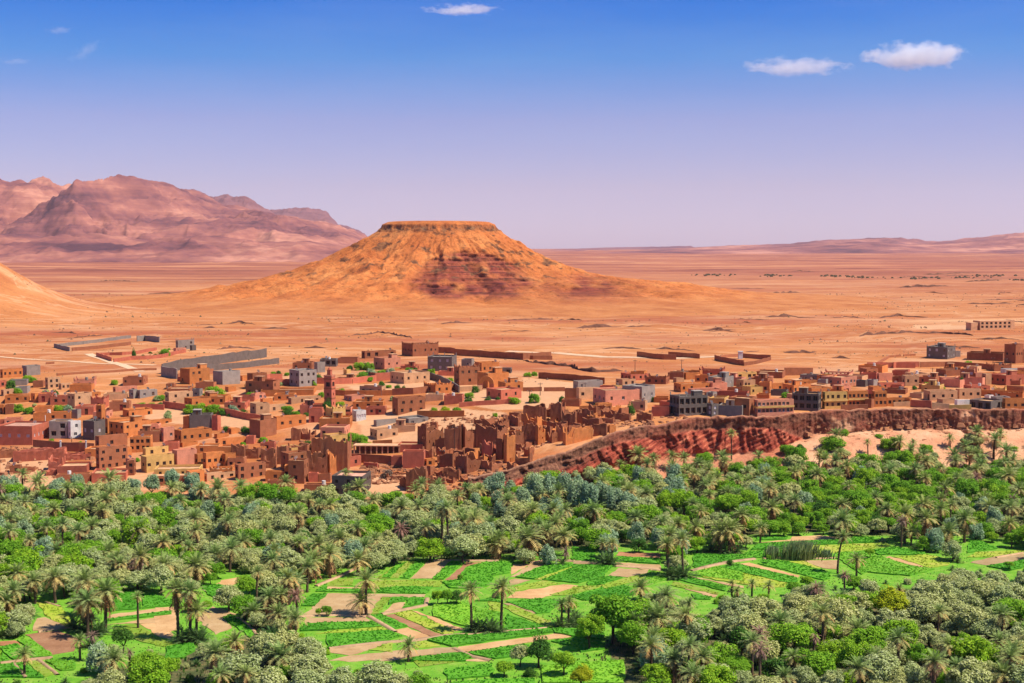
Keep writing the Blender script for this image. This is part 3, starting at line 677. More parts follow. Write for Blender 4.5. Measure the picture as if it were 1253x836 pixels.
    if rng.random() < .3 and L > 5 and 'x' not in flags:
        kb = MB(); kb.box(-.6, .6, -.6, .6, 0, .25); k8 = [(.55 * math.cos(a), .55 * math.sin(a)) for a in np.linspace(0, 2 * math.pi, 9)[:-1]]
        kb.add([(x, y, .25) for x, y in k8] + [(x, y, 1.35) for x, y in k8], [(i, (i + 1) % 8, 8 + (i + 1) % 8, 8 + i) for i in range(8)] + [tuple(range(8, 16))])
        kb.build('water_tank', [MW['w' if rng.random() < .5 else 'g']], root, loc=(rng.uniform(x0, x1) * .6, rng.uniform(0, y1) * .6, ht - .1))
    return root
_db = MB(); _k8 = [2 * math.pi * i / 8 for i in range(8)]; _db.box(-.04, .04, -.04, .04, 0, 1.1)
_db.add([(.62 * math.cos(t), -.28 - .35 * math.sin(t), 1.25 + .55 * math.sin(t)) for t in _k8] + [(0, .02, 1.18)], [(i, (i + 1) % 8, 8) for i in range(8)])
_db.box(-.03, .03, -.75, -.1, 1.1, 1.16)
DISH = _db.me('satellite_dish', [MW['w']])
def jag(n, rng, lo, rough):
    """a broken wall top: heights between lo and 1"""
    h = []; v = rng.uniform(.75, 1)
    for i in range(n):
        if rng.random() < .28: v = rng.uniform(lo, 1)
        v = min(1, max(lo, v + rng.uniform(-rough, rough))); h.append(v)
    return h
def ruin(name, C, rot, L, Rr, H, col, rng, lo=.55, holes=True, inner=True):
    c, s = math.cos(rot), math.sin(rot)
    loc = (C[0] - (c * L / 2 + s * Rr / 2), C[1] - (s * L / 2 - c * Rr / 2), C[2])
    root = empty(name, loc, rot); x0, x1, y0, y1 = -L / 2, L / 2, -Rr / 2, Rr / 2
    th = .55
    walls = [((x0, y0), (1, 0), (0, 1), L, 1.0), ((x1, y0), (0, 1), (-1, 0), Rr, .95), ((x1, y1), (-1, 0), (0, -1), L, .9), ((x0, y1), (0, -1), (1, 0), Rr, .9)]
    if inner and L > 6: walls.append(((rng.uniform(-.2, .2) * L, y0 + th), (0, 1), (1, 0), Rr - 2 * th, .75))
    if inner and Rr > 6: walls.append(((x0 + th, rng.uniform(-.1, .25) * Rr), (1, 0), (0, 1), L - 2 * th, .7))
    for wi, (O, U, In, ln, k) in enumerate(walls):
        n = max(4, int(ln / .75)); hs = np.array(jag(n + 1, rng, lo if wi == 0 else lo * .8, .10)) * H * k
        if wi < 2: hs[0] = max(hs[0], H * .82); hs[-1] = max(hs[-1], H * k * .8)
        us = np.linspace(0, ln, n + 1); V = []
        nz = 3
        for i in range(n + 1):
            for zf in (-1.5 / max(hs[i], .5), .35, .7, 1.0):
                j = .08 if 0 < zf < 1 else .04
                a, b2 = rng.uniform(-j, j), rng.uniform(-j, j)
                uu = us[i] + (rng.uniform(-.2, .2) if 0 < i < n else 0)
                V.append((O[0] + U[0] * uu + In[0] * a, O[1] + U[1] * uu + In[1] * a, hs[i] * zf))
                V.append((O[0] + U[0] * uu + In[0] * (th + b2 - .15 * max(0, zf)), O[1] + U[1] * uu + In[1] * (th + b2 - .15 * max(0, zf)), hs[i] * zf + (rng.uniform(-.15, .15) if zf == 1 else 0)))
        Fc = []; st_ = 8; hole = set()
        if holes and wi < 2 and H > 3:
            for i in range(1, n - 1):
                if rng.random() < .22: hole.add((i, rng.choice((0, 1))))
        for i in range(n):
            for r in range(3):
                a = i * st_ + r * 2; bq = a + st_
                if (i, r) in hole and us[1] < 1.3:
                    # a window hole: keep a frame of wall round it by shrinking the opening
                    A, B, Cc, D = (np.array(V[q]) for q in (a, bq, bq + 2, a + 2)); A2, B2, C2, D2 = (np.array(V[q + 1]) for q in (a, bq, bq + 2, a + 2))
                    ce = (A + B + Cc + D) / 4; ce2 = (A2 + B2 + C2 + D2) / 4; o = len(V)
                    V += [tuple(ce + (q - ce) * .45) for q in (A, B, Cc, D)] + [tuple(ce2 + (q - ce2) * .45) for q in (A2, B2, C2, D2)]
                    Q = [a, bq, bq + 2, a + 2]; Q2 = [q + 1 for q in Q]
                    for e in range(4):
                        e2 = (e + 1) % 4
                        Fc += [(Q[e], Q[e2], o + e2, o + e), (Q2[e2], Q2[e], o + 4 + e, o + 4 + e2), (o + e, o + e2, o + 4 + e2, o + 4 + e)]
                else:
                    Fc.append((a, bq, bq + 2, a + 2)); Fc.append((bq + 1, a + 1, a + 3, bq + 3))
            a = i * st_ + 6; bq = a + st_; Fc.append((a, bq, bq + 1, a + 1))
        for i in (0, n):
            for r in range(3): a = i * st_ + r * 2; Fc.append((a, a + 2, a + 3, a + 1))
        link('wall', mesh('wall', np.array(V), Fc, [MW[col]]), root)
    return root

# ---- the buildings, read off the photograph block by block:  left right top base corner colour flags
BL = dict(A=(0, 400), B=(160, 400), C=(0, 500), D=(160, 500), E=(320, 400), Q=(320, 500), F=(480, 400), S=(480, 500), G=(640, 420), H=(800, 420), I=(960, 420), J=(1093, 420), R=(600, 490))
KB = {k: 7.831 for k in BL}; KB['R'] = 6.265
HOUSES = '''
A 15 210 410 490 .06 o 4x1
A 215 382 375 470 .25 g n
A -30 60 520 585 .1 r
A 435 575 490 600 .18 t 2x2 x
A 320 435 520 580 .8 b n
A 575 710 545 602 .1 t 3x1
A 715 925 510 577 .9 p k
A 1085 1310 580 638 .1 p 2x1 x
A 1000 1240 640 692 .9 t n
A 720 960 642 692 .1 o
A 300 480 640 725 .2 o 2x1
A 490 680 665 745 .9 r k
A 660 755 660 742 .2 g n
A 875 1045 690 790 .7 r k
A 20 165 605 665 .1 t
A 60 300 655 720 .9 o
A 55 142 745 835 .85 b n
A 1055 1260 720 800 .9 b d
A 340 525 765 830 .9 o n
A 730 928 760 842 .85 r
A -20 52 745 835 .8 o
A 100 275 510 560 .9 g n
A 150 290 575 640 .8 g n
A 935 1008 750 935 .55 o 1x2 x
B 432 606 130 222 .12 g c
B 570 626 178 228 .3 G n
B 410 530 205 252 .2 p
B 790 1048 430 556 .35 g n
B 330 592 628 768 .14 t 2x2 x
B 590 690 598 680 .7 g 1x1 x
B 350 600 590 640 .85 b c
B 340 435 545 600 .8 b n
B 515 940 688 778 .17 o 3x1 h
B 900 1142 722 802 .8 r
B 1145 1330 738 895 .3 t 1x2
B 60 252 610 688 .15 g 2x1
B -10 62 600 690 .5 g
B 700 790 520 560 .2 t n
B 1050 1253 470 520 .1 o n
B 1150 1290 640 700 .3 p
B 905 1010 575 625 .3 o n
B 1010 1200 665 715 .9 r n
C -20 480 168 352 .66 r w4x1 xp
C 0 55 108 170 .8 r n
C 52 222 95 165 .9 p x
C 413 512 65 128 .2 w d
C 480 700 122 285 .75 g 3x2 xu
C 655 775 122 292 .2 w x
C 335 695 38 112 .95 o 3x1
C 690 778 10 98 .6 g n
C 800 1008 122 305 .5 G w1x1 x
C 1008 1260 100 240 .1 o 3x1
C 915 1216 268 400 .12 b 1x1
C 930 1218 378 596 .08 b 4x3 x
C 560 880 548 632 .85 r n
C 555 880 628 712 .95 b n
C 98 212 548 622 .85 b 1x1
C 890 1242 612 690 .9 r n
C 1120 1260 380 470 .2 o
C 1216 1300 480 600 .3 p 1x2
D 568 792 60 208 .9 G n
D 788 862 68 212 .6 r n
D 535 572 75 212 .6 o n
D 420 775 215 340 .18 o 4x1
D 630 740 172 222 .2 o d
D 290 418 185 320 .2 p 2x1
D 78 298 215 320 .9 b 1x1
D 0 212 272 410 .9 o 4x2
D 0 122 110 185 .9 o
D 120 390 120 182 .1 o
D 65 292 160 215 .9 p
D 100 412 462 618 .17 y 4x1 x
D 120 358 380 460 .1 y 2x1 x
D 400 632 402 562 .2 p n
D 630 868 355 430 .9 o
D 622 722 440 560 .2 o 1x1
D 715 898 428 575 .05 o 3x1
D 892 1006 436 562 .15 o
D 235 692 575 655 .93 y x
D 200 560 640 725 .9 b 2x1
D 550 705 600 745 .1 o 1x2
D 760 996 580 645 .9 o k
D 700 1000 626 702 .1 t 3x1
D 1004 1295 540 692 .1 b 3x2
D 930 1112 475 572 .85 b
D 820 1108 292 372 .07 o 2x1
D 1105 1200 265 340 .8 r n
D 1180 1300 372 440 .2 o
D 930 1042 190 248 .3 o
D 480 640 330 372 .1 o
D 310 470 325 405 .9 r
D -20 48 502 640 .8 b 1x2
D 800 940 245 290 .2 o
E 268 530 418 576 .36 g 3x2 x
E 300 512 345 418 .85 b
E 505 610 340 440 .3 g n
E 560 732 310 382 .9 G u
E 730 940 300 352 .9 b n
E 975 1290 235 305 .05 b u4x1 x
E 1075 1335 302 412 .4 p 2x1
E 0 525 602 652 .95 o n
E 120 335 650 702 .9 o 2x1
E 255 572 682 745 .1 t
E -20 232 755 832 .1 t 3x1
E 370 612 750 832 .9 r
E 790 855 410 462 .4 y n
E 700 905 500 545 .85 b n
E 790 1002 662 716 .35 p 2x1
E 875 1190 716 792 .92 o
E 1000 1200 770 842 .92 r d
E 675 878 776 832 .9 p u
E 0 130 505 560 .8 r n
E -10 110 690 755 .2 o
Q 115 428 80 206 .1 o 3x1
Q 555 872 92 200 .92 o 1x1 h
Q 565 852 182 285 .8 p
Q 680 878 40 102 .95 r
Q 870 1002 22 125 .3 w w4x1 x
Q 455 595 0 132 .9 r
Q 258 452 498 722 .78 b 2x2 x
Q 222 325 545 690 .9 o 2x1
Q 40 228 602 692 .95 o 1x1
Q 60 322 690 785 .95 b n
Q 675 1052 648 848 .78 G l4x2 xp
Q 410 682 728 805 .95 b n
Q 452 550 618 705 .9 r n
Q 545 672 630 705 .9 b n
Q 1078 1320 112 175 .1 g n
Q 1040 1310 205 302 .25 t 2x1
Q -10 140 332 400 .9 r
Q 0 110 420 470 .9 b
F 90 445 168 285 .3 a 5x1 k
F 338 622 286 428 .82 G w4x2 c
F 592 842 388 562 .2 b 3x2 k
F 662 785 312 395 .8 g 1x1
F 790 1028 345 456 .28 o 3x1
F 1032 1148 396 446 .9 G u
F -20 362 442 548 .35 t 3x1
F 80 258 375 422 .8 r
F 900 1240 602 700 .42 r 2x1
F 0 318 682 850 .17 b 3x2
F 318 505 650 705 .9 t n
F 495 690 660 735 .9 r n
F 440 615 430 470 .9 r n
S 55 348 95 168 .35 g 2x1
S -10 245 165 218 .9 t n
S 55 322 345 405 .9 r n
S 100 318 410 565 .93 r n
S -10 105 460 545 .9 r n
S 310 410 485 560 .2 o 1x1
S 430 512 455 512 .9 b n
G 400 525 435 532 .95 b n
G 520 725 430 545 .08 t
G 668 1118 452 612 .27 p 3x1 x
G 880 948 405 512 .2 y 1x1 x
G 948 1265 415 585 .6 g 2x1 x
G 1090 1182 295 342 .8 b n
G 735 880 412 455 .9 r n
G 370 560 545 610 .9 a n
G 690 850 580 640 .2 o n
H 150 515 512 706 .25 G 5x2 uc
H 505 605 470 580 .6 g n
H 508 625 585 698 .4 G w1x2 x
H 190 540 390 472 .2 o 4x1
H 275 438 285 350 .2 o n
H 135 302 285 352 .9 b n
H 435 682 262 335 .9 r k
H 520 765 328 432 .65 g w2x1
H 760 985 285 350 .2 y u4x1 x
H 790 972 355 432 .38 t 3x1
H 185 290 335 378 .3 t u
H 985 1260 275 338 .9 a n
H 600 912 470 575 .95 r 2x1
H 1008 1128 375 492 .85 o
H 1120 1260 388 462 .1 o 1x1
H 1120 1290 455 508 .9 G n
H 715 988 528 688 .73 b 1x1 x
H 975 1338 545 688 .05 p 9x2 bx
H 625 870 600 700 .9 g n
H 0 155 520 575 .9 o n
H -20 165 612 702 .9 r n
H 985 1120 490 530 .9 o
H 680 900 440 470 .9 b n
I 352 690 330 418 .56 p 4x1 x
I 350 662 296 345 .85 p k
I 318 416 350 418 .8 g
I 0 308 362 415 .2 o
I -20 250 402 485 .4 o 4x1
I 75 352 490 655 .9 G 4x2 uc
I 358 595 470 632 .12 y 4x2 bx
I 592 795 462 618 .08 o 5x2 bx
I 785 858 452 545 .85 r
I 848 975 460 612 .1 o 3x2 x
I 968 1208 525 605 .06 o 5x1 x
I 890 1142 382 442 .1 r 2x1
I 732 895 290 355 .9 r n
I 892 1034 290 362 .1 p
I 788 895 350 412 .6 g n
I 688 795 360 420 .8 G n
I 1035 1145 320 392 .9 b
I 1035 1202 265 320 .9 r n
I 1140 1260 330 402 .2 t
I 770 858 540 622 .7 a n
I 960 1180 445 490 .9 b
I 800 960 420 455 .3 o
J 325 592 38 155 .72 G w3x2 c
J 580 642 75 132 .3 g n
J 720 1075 98 172 .93 a n
J 1068 1240 14 196 .6 a 3x1 x
J 1210 1262 60 190 .4 a n
J 1030 1260 250 292 .2 w 4x1
J 645 782 250 390 .93 b w2x2 x
J 775 852 285 392 .2 p
J 850 938 292 400 .4 t u
J 928 1245 308 405 .48 r 2x1
J 1100 1230 360 405 .9 b n
J 440 642 330 392 .2 p 2x1
J 515 628 370 412 .9 r n
J 82 242 312 412 .2 t
J 240 445 330 390 .8 b
J -10 102 395 442 .8 r
J 290 605 460 552 .2 t 3x1
J 598 832 440 535 .15 t 3x1
J 738 1055 556 662 .62 G 4x1 u
J 935 1115 520 585 .3 g 1x1
J 898 942 500 548 .5 w n
J 1050 1270 530 655 .1 o 3x1
J 820 1260 478 530 .95 o k
J 960 1085 440 482 .9 y k
J 1078 1260 420 478 .95 b n
J -10 168 530 604 .95 o 3x1
J 600 740 545 605 .1 w n
J 420 600 540 580 .3 t
J 250 440 400 450 .8 b
J 160 300 480 530 .8 t
J 1140 1270 560 600 .2 t
'''
RUINS = '''
Q 285 378 185 305 .9 a .8
Q 375 525 195 300 .6 a .4
Q 572 866 282 605 .86 a .75
Q 150 262 338 535 .8 a .6
Q 255 485 332 455 .8 a .5
Q 440 650 420 645 .9 a .35
Q 640 692 408 640 .3 o .7
Q -5 150 390 530 .8 a .5
Q 20 150 460 570 .9 a .5
Q 480 600 290 430 .9 a .5
S 242 492 172 412 .33 a .86
S 370 440 135 215 .8 a .8
S 498 682 168 412 .86 a .8
S 650 810 150 400 .3 a .35
S 800 1085 165 372 .72 a .75
S 1078 1180 270 525 .2 o .7
S 1000 1090 305 490 .6 a .6
S 860 1020 320 495 .6 r .45
S 605 992 470 625 .28 a .7
S 132 342 570 800 .9 a .55
S 345 515 650 822 .93 a .6
S 490 665 580 685 .85 a .6
S 690 860 430 500 .7 a .4
S 780 1010 92 165 .6 a .4
S 1010 1160 100 170 .5 a .5
S 500 640 655 720 .6 a .4
S 650 800 650 720 .6 a .4
S 300 410 560 655 .6 a .4
R 252 388 40 142 .95 a .6
R 382 428 40 182 .9 a .7
R 460 552 20 165 .9 a .8
R 548 668 75 205 .85 a .4
R 668 788 70 182 .8 a .35
R 788 950 130 188 .95 a .75
R 240 358 182 332 .95 a .8
R 352 422 200 342 .2 o .8
R 425 465 185 310 .8 a .7
R 510 568 190 315 .8 a .7
R 565 788 212 345 .06 o .5
R 790 898 180 262 .92 a .8
R 172 255 238 362 .2 a .7
R 105 192 278 455 .2 o .8
R 945 1080 102 162 .9 a .6
R 1120 1245 100 160 .9 a .7
R 190 330 415 520 .8 a .6
R 270 330 365 430 .5 a .7
R 700 780 190 245 .8 a .6
R 440 520 250 330 .4 a .4
R 130 200 480 560 .7 a .5
R 895 960 190 245 .3 o .5
C 630 888 425 485 .95 r .7
C 470 630 450 600 .8 r .3
C 150 640 392 480 .95 r .75
C 220 345 560 605 .9 b .5
C -20 155 395 470 .9 b .75
D 965 1110 350 500 .85 a .5
D 1080 1260 365 480 .8 a .45
C 445 560 590 640 .8 r .4
F 1120 1250 820 860 .7 a .4
'''
CN = dict(o='orange', p='pink', r='red', b='brown', t='tan', g='grey', G='dark grey', a='mud brown', y='yellow', w='white')
def place(ln, blk, xl, xr, yt, yb, split):
    ox, oy = BL[blk]; k = KB[blk]
    xl, xr, yt, yb = ox + xl / k, ox + xr / k, oy + yt / k, oy + yb / k
    xc = xl + (xr - xl) * split
    C = ground(xc, yb)
    s = F / (C[1] * ct - (C[2] - CAM_Z) * st)
    a, b = (xc - xl) / s, (xr - xc) / s
    phi = min(R(64), max(R(7), math.atan2(b, a) * .92))
    L = a / math.cos(phi); Rr = b / math.sin(phi)
    H = (yb - yt) / s
    L = min(max(L, 2.2), 45); Rr = min(max(Rr, 2.2), 45)
    if split >= .8: Rr = min(max(Rr, L * .45), 11, L * 1.3)
    if split <= .2: L = min(max(L, Rr * .22), 11, Rr * 1.3)
    return C, -phi - math.atan2(C[0], C[1]), L, Rr, H, (xl + xr) / 2, (yt + yb) / 2, s
hr = random.Random(11)
BUILT = []
for ln in HOUSES.strip().splitlines():
    w = ln.split(); blk = w[0]; xl, xr, yt, yb, split = map(float, w[1:6]); col = w[6]; rest = w[7:]
    fl = ''; cols = rows = None
    for r_ in rest:
        r2_ = r_
        while r2_ and not r2_[0].isdigit() and 'x' in r2_[1:] and any(ch.isdigit() for ch in r2_): fl += r2_[0]; r2_ = r2_[1:]
        if r2_ and r2_[0].isdigit(): cols, rows = map(int, r2_.split('x'))
        elif r_ == r2_: fl += r_
    C, rot, L, Rr, H, pcx, pcy, s = place(ln, blk, xl, xr, yt, yb, split)
    roof = 'p' if 'p' in fl else ('g' if col in 'gGw' and hr.random() < .6 else hr.choice('sssm'))
    h = house('house', C, rot, L, Rr, H, col, hr, fl, roof, cols, rows)
    st_n = 'tall' if H > 7.5 else ('low' if H < 3.3 else 'two storey' if H > 5 else 'small' if max(L, Rr) < 6.5 else 'long' if max(L, Rr) > 15 else 'flat roofed')
    extra = ' with corner horns' if 'k' in fl else ' unfinished, with open bays' if 'u' in fl else ' with bare column stubs' if 'c' in fl else ' with balconies' if 'b' in fl else ' with blank walls' if 'n' in fl else ''
    note(h, (st_n + ' ' + CN[col] + ' house' + extra), 'house', 'houses of the town', pcx, pcy)
    BUILT.append((C[0], C[1], max(L, Rr)))
# the smaller houses that fill the lanes between
TOWN_A = [(-20, 470), (120, 468), (330, 470), (430, 458), (600, 462), (640, 478), (560, 490), (430, 498), (430, 590), (300, 598), (120, 596), (118, 545), (-20, 540)]
TOWN_B = [(690, 480), (800, 458), (980, 462), (1100, 455), (1330, 448), (1330, 494), (1080, 498), (900, 503), (780, 505), (700, 492)]
OPENS = [[(170, 500), (320, 512), (330, 530), (170, 520)], [(430, 470), (580, 462), (585, 478), (430, 484)], [(435, 500), (560, 495), (600, 515), (440, 530)]]
fr = random.Random(71); nf = 0
for _ in range(900):
    poly, mx = (TOWN_A, 0) if fr.random() < .52 else (TOWN_B, 1)
    px = fr.uniform(min(p[0] for p in poly), max(p[0] for p in poly)); py = fr.uniform(min(p[1] for p in poly), max(p[1] for p in poly))
    if not bool(inpoly(px, py, poly)) or any(bool(inpoly(px, py, q)) for q in OPENS): continue
    C = ground(px, py); L, Rr = fr.uniform(4.5, 11), fr.uniform(4.0, 8.5); rd = max(L, Rr)
    if any(math.hypot(C[0] - q[0], (C[1] - q[1]) * .8) < (rd + q[2]) * .47 for q in BUILT): continue
    lit = fr.random() < .55; phi = R(fr.uniform(55, 68)) if lit else R(fr.uniform(8, 24))
    if lit: L, Rr = Rr, L
    H = fr.choice((2.6, 2.9, 3.2, 3.4) if mx else (2.6, 2.9, 3.2, 3.4, 5.4, 6.0)); col = fr.choice('oooppbbrtttagy' if mx else 'ooooppbbrrtay')
    h = house('house', C, -phi - math.atan2(C[0], C[1]), L, Rr, H, col, fr, 'n' if fr.random() < .3 else ('k' if fr.random() < .08 else ''), fr.choice('ssm'))
    s = F / C[1]; BUILT.append((C[0], C[1], rd)); nf += 1
    note(h, ('two storey ' if H > 5 else 'low ') + CN[col] + ' house', 'house', 'houses of the town', px, py - H * s / 2)
    if nf >= 84: break
print('filler houses', nf)
for ln in RUINS.strip().splitlines():
    w = ln.split(); blk = w[0]; xl, xr, yt, yb, split = map(float, w[1:6]); col = w[6]; lo = float(w[7])
    C, rot, L, Rr, H, pcx, pcy, s = place(ln, blk, xl, xr, yt, yb, split); H *= 1.1
    h = ruin('adobe_ruin', C, rot, L, Rr, H, col, hr, lo)
    st_n = 'tall' if H > 8 else 'low' if H < 4 else 'roofless'
    note(h, f"{st_n} {'orange' if col == 'o' else 'red' if col == 'r' else 'brown'} adobe ruin", 'ruin', 'adobe ruins', pcx, pcy)
    BUILT.append((C[0], C[1], max(L, Rr)))

rp_ = [(495, 575), (560, 545), (640, 515), (760, 498), (785, 510), (705, 533), (640, 560), (600, 590), (540, 606), (495, 604)]
rr_ = random.Random(19); nr_ = 0
for _ in range(400):
    px, py = rr_.uniform(490, 785), rr_.uniform(495, 606)
    if not bool(inpoly(px, py, rp_)): continue
    C = ground(px, py); L, Rr = rr_.uniform(3, 8), rr_.uniform(3, 7)
    if any(math.hypot(C[0] - q[0], C[1] - q[1]) < (max(L, Rr) + q[2]) * .38 for q in BUILT): continue
    H = rr_.uniform(1.6, 5.0); h = ruin('adobe_ruin', C, -R(rr_.uniform(10, 60)) - math.atan2(C[0], C[1]), L, Rr, H, rr_.choice('aaaob'), rr_, rr_.uniform(.25, .5), True, False)
    BUILT.append((C[0], C[1], max(L, Rr))); note(h, ('low' if H < 3 else 'half fallen') + ' brown adobe ruin', 'ruin', 'adobe ruins', px, py - 4); nr_ += 1
    if nr_ >= 34: break
# ---- the minaret
def minaret():
    xl, xr, yt, yb = 397.0, 409.2, 452.0, 507.5; xc = 406.0
    C = ground(xc, yb); s = F / C[1]; Wd = (xr - xl) / s / 1.2; H = (yb - 461) / s
    root = empty('minaret', (C[0] - Wd * .3, C[1] + Wd * .6, C[2]), R(-20))
    w = Wd / 2; b = MB()
    for O, U, Nn in (((-w, -w), (1, 0), (0, -1)), ((w, -w), (0, 1), (1, 0)), ((w, w), (-1, 0), (0, 1)), ((-w, w), (0, -1), (-1, 0))):
        ops = [(w - .3, w + .3, z, z + 1.0) for z in (H * .25, H * .5)]
        ops += [(w * .45, w * 1.55, H * .74, H * .74 + 1.6)]
        face(b, O, U, Nn, 2 * w, -1.5, H, ops, .3)
    b.add([(-w, -w, H), (w, -w, H), (w, w, H), (-w, w, H)], [(0, 1, 2, 3)])
    b.build('shaft', [MW['r']], root)
    pb = MB(); pb.box(-.28, .28, -w + .27, -w + .31, 0, 1.0)
    for z in (H * .25, H * .5):
        for k in range(4):
            link('window', window_mesh('d'), root, (math.sin(k * math.pi / 2) * (w - .24), -math.cos(k * math.pi / 2) * (w - .24), z), (0, 0, k * math.pi / 2), (.6, 1, 1.0))
    for k in range(4):
        link('window', window_mesh('d'), root, (math.sin(k * math.pi / 2) * (w - .24), -math.cos(k * math.pi / 2) * (w - .24), H * .74), (0, 0, k * math.pi / 2), (w * 1.1, 1, 1.6))
    c = MB()
    for zb in (H * .42, H * .68, H * .93): c.box(-w - .12, w + .12, -w - .12, w + .12, zb, zb + .3)
    c.build('moulding', [MW['b']], root)
    m = MB()
    for i in range(5):
        u = -w + (i + .5) * 2 * w / 5
        for (px_, py_) in ((u, -w + .1), (u, w - .1), (-w + .1, u), (w - .1, u)): m.box(px_ - .22, px_ + .22, py_ - .22, py_ + .22, H - .02, H + .6)
    m.build('merlon', [MW['p']], root).__setitem__('kind', 'stuff')
    l_ = MB(); q = w * .46; l_.box(-q, q, -q, q, H, H + 2.2); l_.box(-q - .12, q + .12, -q - .12, q + .12, H + 2.2, H + 2.4)
    nseg = 10
    for k in range(3):
        r0, r1_, z0, z1_ = q * (1, .8, .45)[k], q * (.8, .45, .02)[k], H + 2.4 + (0, .45, .8)[k], H + 2.4 + (.45, .8, .95)[k]
        A = np.linspace(0, 2 * math.pi, nseg + 1)[:-1]
        l_.add([(r0 * math.cos(t), r0 * math.sin(t), z0) for t in A] + [(r1_ * math.cos(t), r1_ * math.sin(t), z1_) for t in A], [(i, (i + 1) % nseg, nseg + (i + 1) % nseg, nseg + i) for i in range(nseg)])
    l_.build('lantern', [MW['r']], root)
    f = MB(); f.box(-.05, .05, -.05, .05, H + 3.3, H + 4.6); f.build('finial', [M_WOOD], root)
    tag(root, 'tall square red minaret standing above the town roofs', 'minaret'); return root
minaret()

# ---- compound walls:  block colour height(m) points
WALLS = '''
A g 2.2 520,198 590,216 668,234|grey wall along the near left side of the upper walled lot
A b 1.8 690,232 900,214 1190,184 1253,170|brown wall along the near right side of the upper walled lot
A g 1.8 520,196 800,168 1100,130 1253,110|grey back wall of the upper walled lot
B g 3.2 60,140 135,136 275,150|grey wall at the far right end of the upper walled lot
A r 2.0 925,285 1000,308 1070,332|red wall on the left side of the walled garden
A r 1.8 1090,340 1253,318 1400,312 1550,298 1690,262 1780,246|red front wall of the walled garden
A r 1.6 925,282 1050,274 1170,272 1300,262 1500,225|red back wall of the walled garden
B g 4.2 295,470 350,482 445,500|short grey end wall of the big dark enclosure
B G 4.4 300,452 500,408 800,362 1253,300 1300,290|long dark back wall of the big enclosure
B G 2.6 640,445 800,418 1100,392 1253,372 1420,352|long dark inner wall of the big enclosure
B b 2.2 450,500 600,478 790,448|brown wall in front of the big enclosure
B r 2.0 450,522 520,530 600,536|low red wall below the big enclosure corner
A b 1.0 440,360 520,356|short dark wall on the sand above the left houses
A b 1.0 545,470 900,446 1253,424 1500,415|long low wall above the green strip
B r 2.4 310,775 400,785 540,808 700,825 880,838 1000,850|red garden wall winding below the tan house
D r 2.4 860,55 1000,82 1120,108 1260,130|red wall running right below the town garden
D r 2.0 20,10 200,8 320,12|long low red wall above the straw coloured lot
C b 3.0 320,385 450,398 600,408 760,414 905,416|brown retaining wall with white posts below the grey villa
E r 2.6 0,572 120,568 270,560|red wall left of the grey block
E r 2.4 530,545 700,550 860,545 1000,530 1253,502|long red wall in front of the shrub row
E r 2.2 0,520 80,505 200,500|low red wall by the upper shrubs left of the grey block
E o 2.0 600,650 800,660 1000,662 1253,655|orange wall behind the pink house near the minaret
Q b 2.6 880,512 1000,520 1150,525 1340,535|dark brown yard wall between the ruins
Q o 2.2 1065,368 1150,366 1253,364|orange wall right of the green shrubs
Q r 1.6 980,560 1060,570 1115,575|broken red wall in the sandy yard
F b 3.0 440,250 520,252 600,258|brown wall right of the crenellated kasbah
F b 3.2 595,272 800,285 1000,300 1253,318 1520,300|long brown wall behind the upper houses
F G 2.6 360,500 450,525 520,560 590,600 640,632|dark curving wall beside the sandy slope
F b 2.4 0,655 200,645 400,630 590,605|long brown wall under the sandy slope
F t 2.0 630,622 750,618 860,612|tan wall in front of the brown tower house
F r 1.6 640,770 800,755 1000,745 1215,735|low red wall at the foot of the red house
S o 2.2 240,82 400,82 550,80 690,76|orange wall under the leafy hedge
G a 2.0 0,152 100,158 280,160|brown wall on the plain behind the town
G a 2.6 150,338 400,352 600,375 780,392|dark brown wall slanting behind the pink house
G b 1.6 0,462 100,462 180,460|low wall below the small green plot
G b 1.6 200,462 300,462 400,462|low wall left of the square brown house
G o 2.2 540,660 700,655 850,640|orange terrace wall before the pink house
H a 2.6 -160,130 0,150 100,158 215,160|long brown front wall of the empty lot
H a 2.4 140,128 300,138 440,148|brown back wall of the empty lot
H a 2.4 585,160 650,178 720,190 800,208 862,216|brown front wall of the second empty lot
H a 2.2 850,140 1000,152 1120,158|brown back wall of the second empty lot
H a 1.6 862,218 980,200 1120,162|brown side wall of the second empty lot
H b 1.4 640,145 720,134 810,130|short brown wall left of the white post
I b 3.2 0,310 130,308 270,306|brown wall behind the orange houses
I r 2.6 790,240 1000,238 1253,238|dark red wall crossing behind the right houses
I b 1.4 860,230 920,190 1000,140|brown wall running up the slope
I b 1.0 1000,138 1060,132 1115,128|short brown wall at the top of the slope
I b 1.0 1140,126 1200,122 1253,120|another short brown wall at the top of the slope
J r 2.6 0,240 100,232 250,228|dark red wall under the lone dark house
J b 2.4 260,232 500,225 700,235 900,250 1050,262|long brown wall below the brown compound
J r 2.6 165,610 260,618 365,628|dark red wall sloping along the cliff edge
J t 2.4 370,632 450,640 535,650|tan wall sloping along the cliff edge
J y 2.2 535,650 640,652 745,652|yellow wall along the cliff edge
J t 1.6 0,608 80,606 165,604|low tan wall in front of the orange cliff house
I b 1.6 540,634 700,632 800,632|low brown wall on the cliff edge
'''
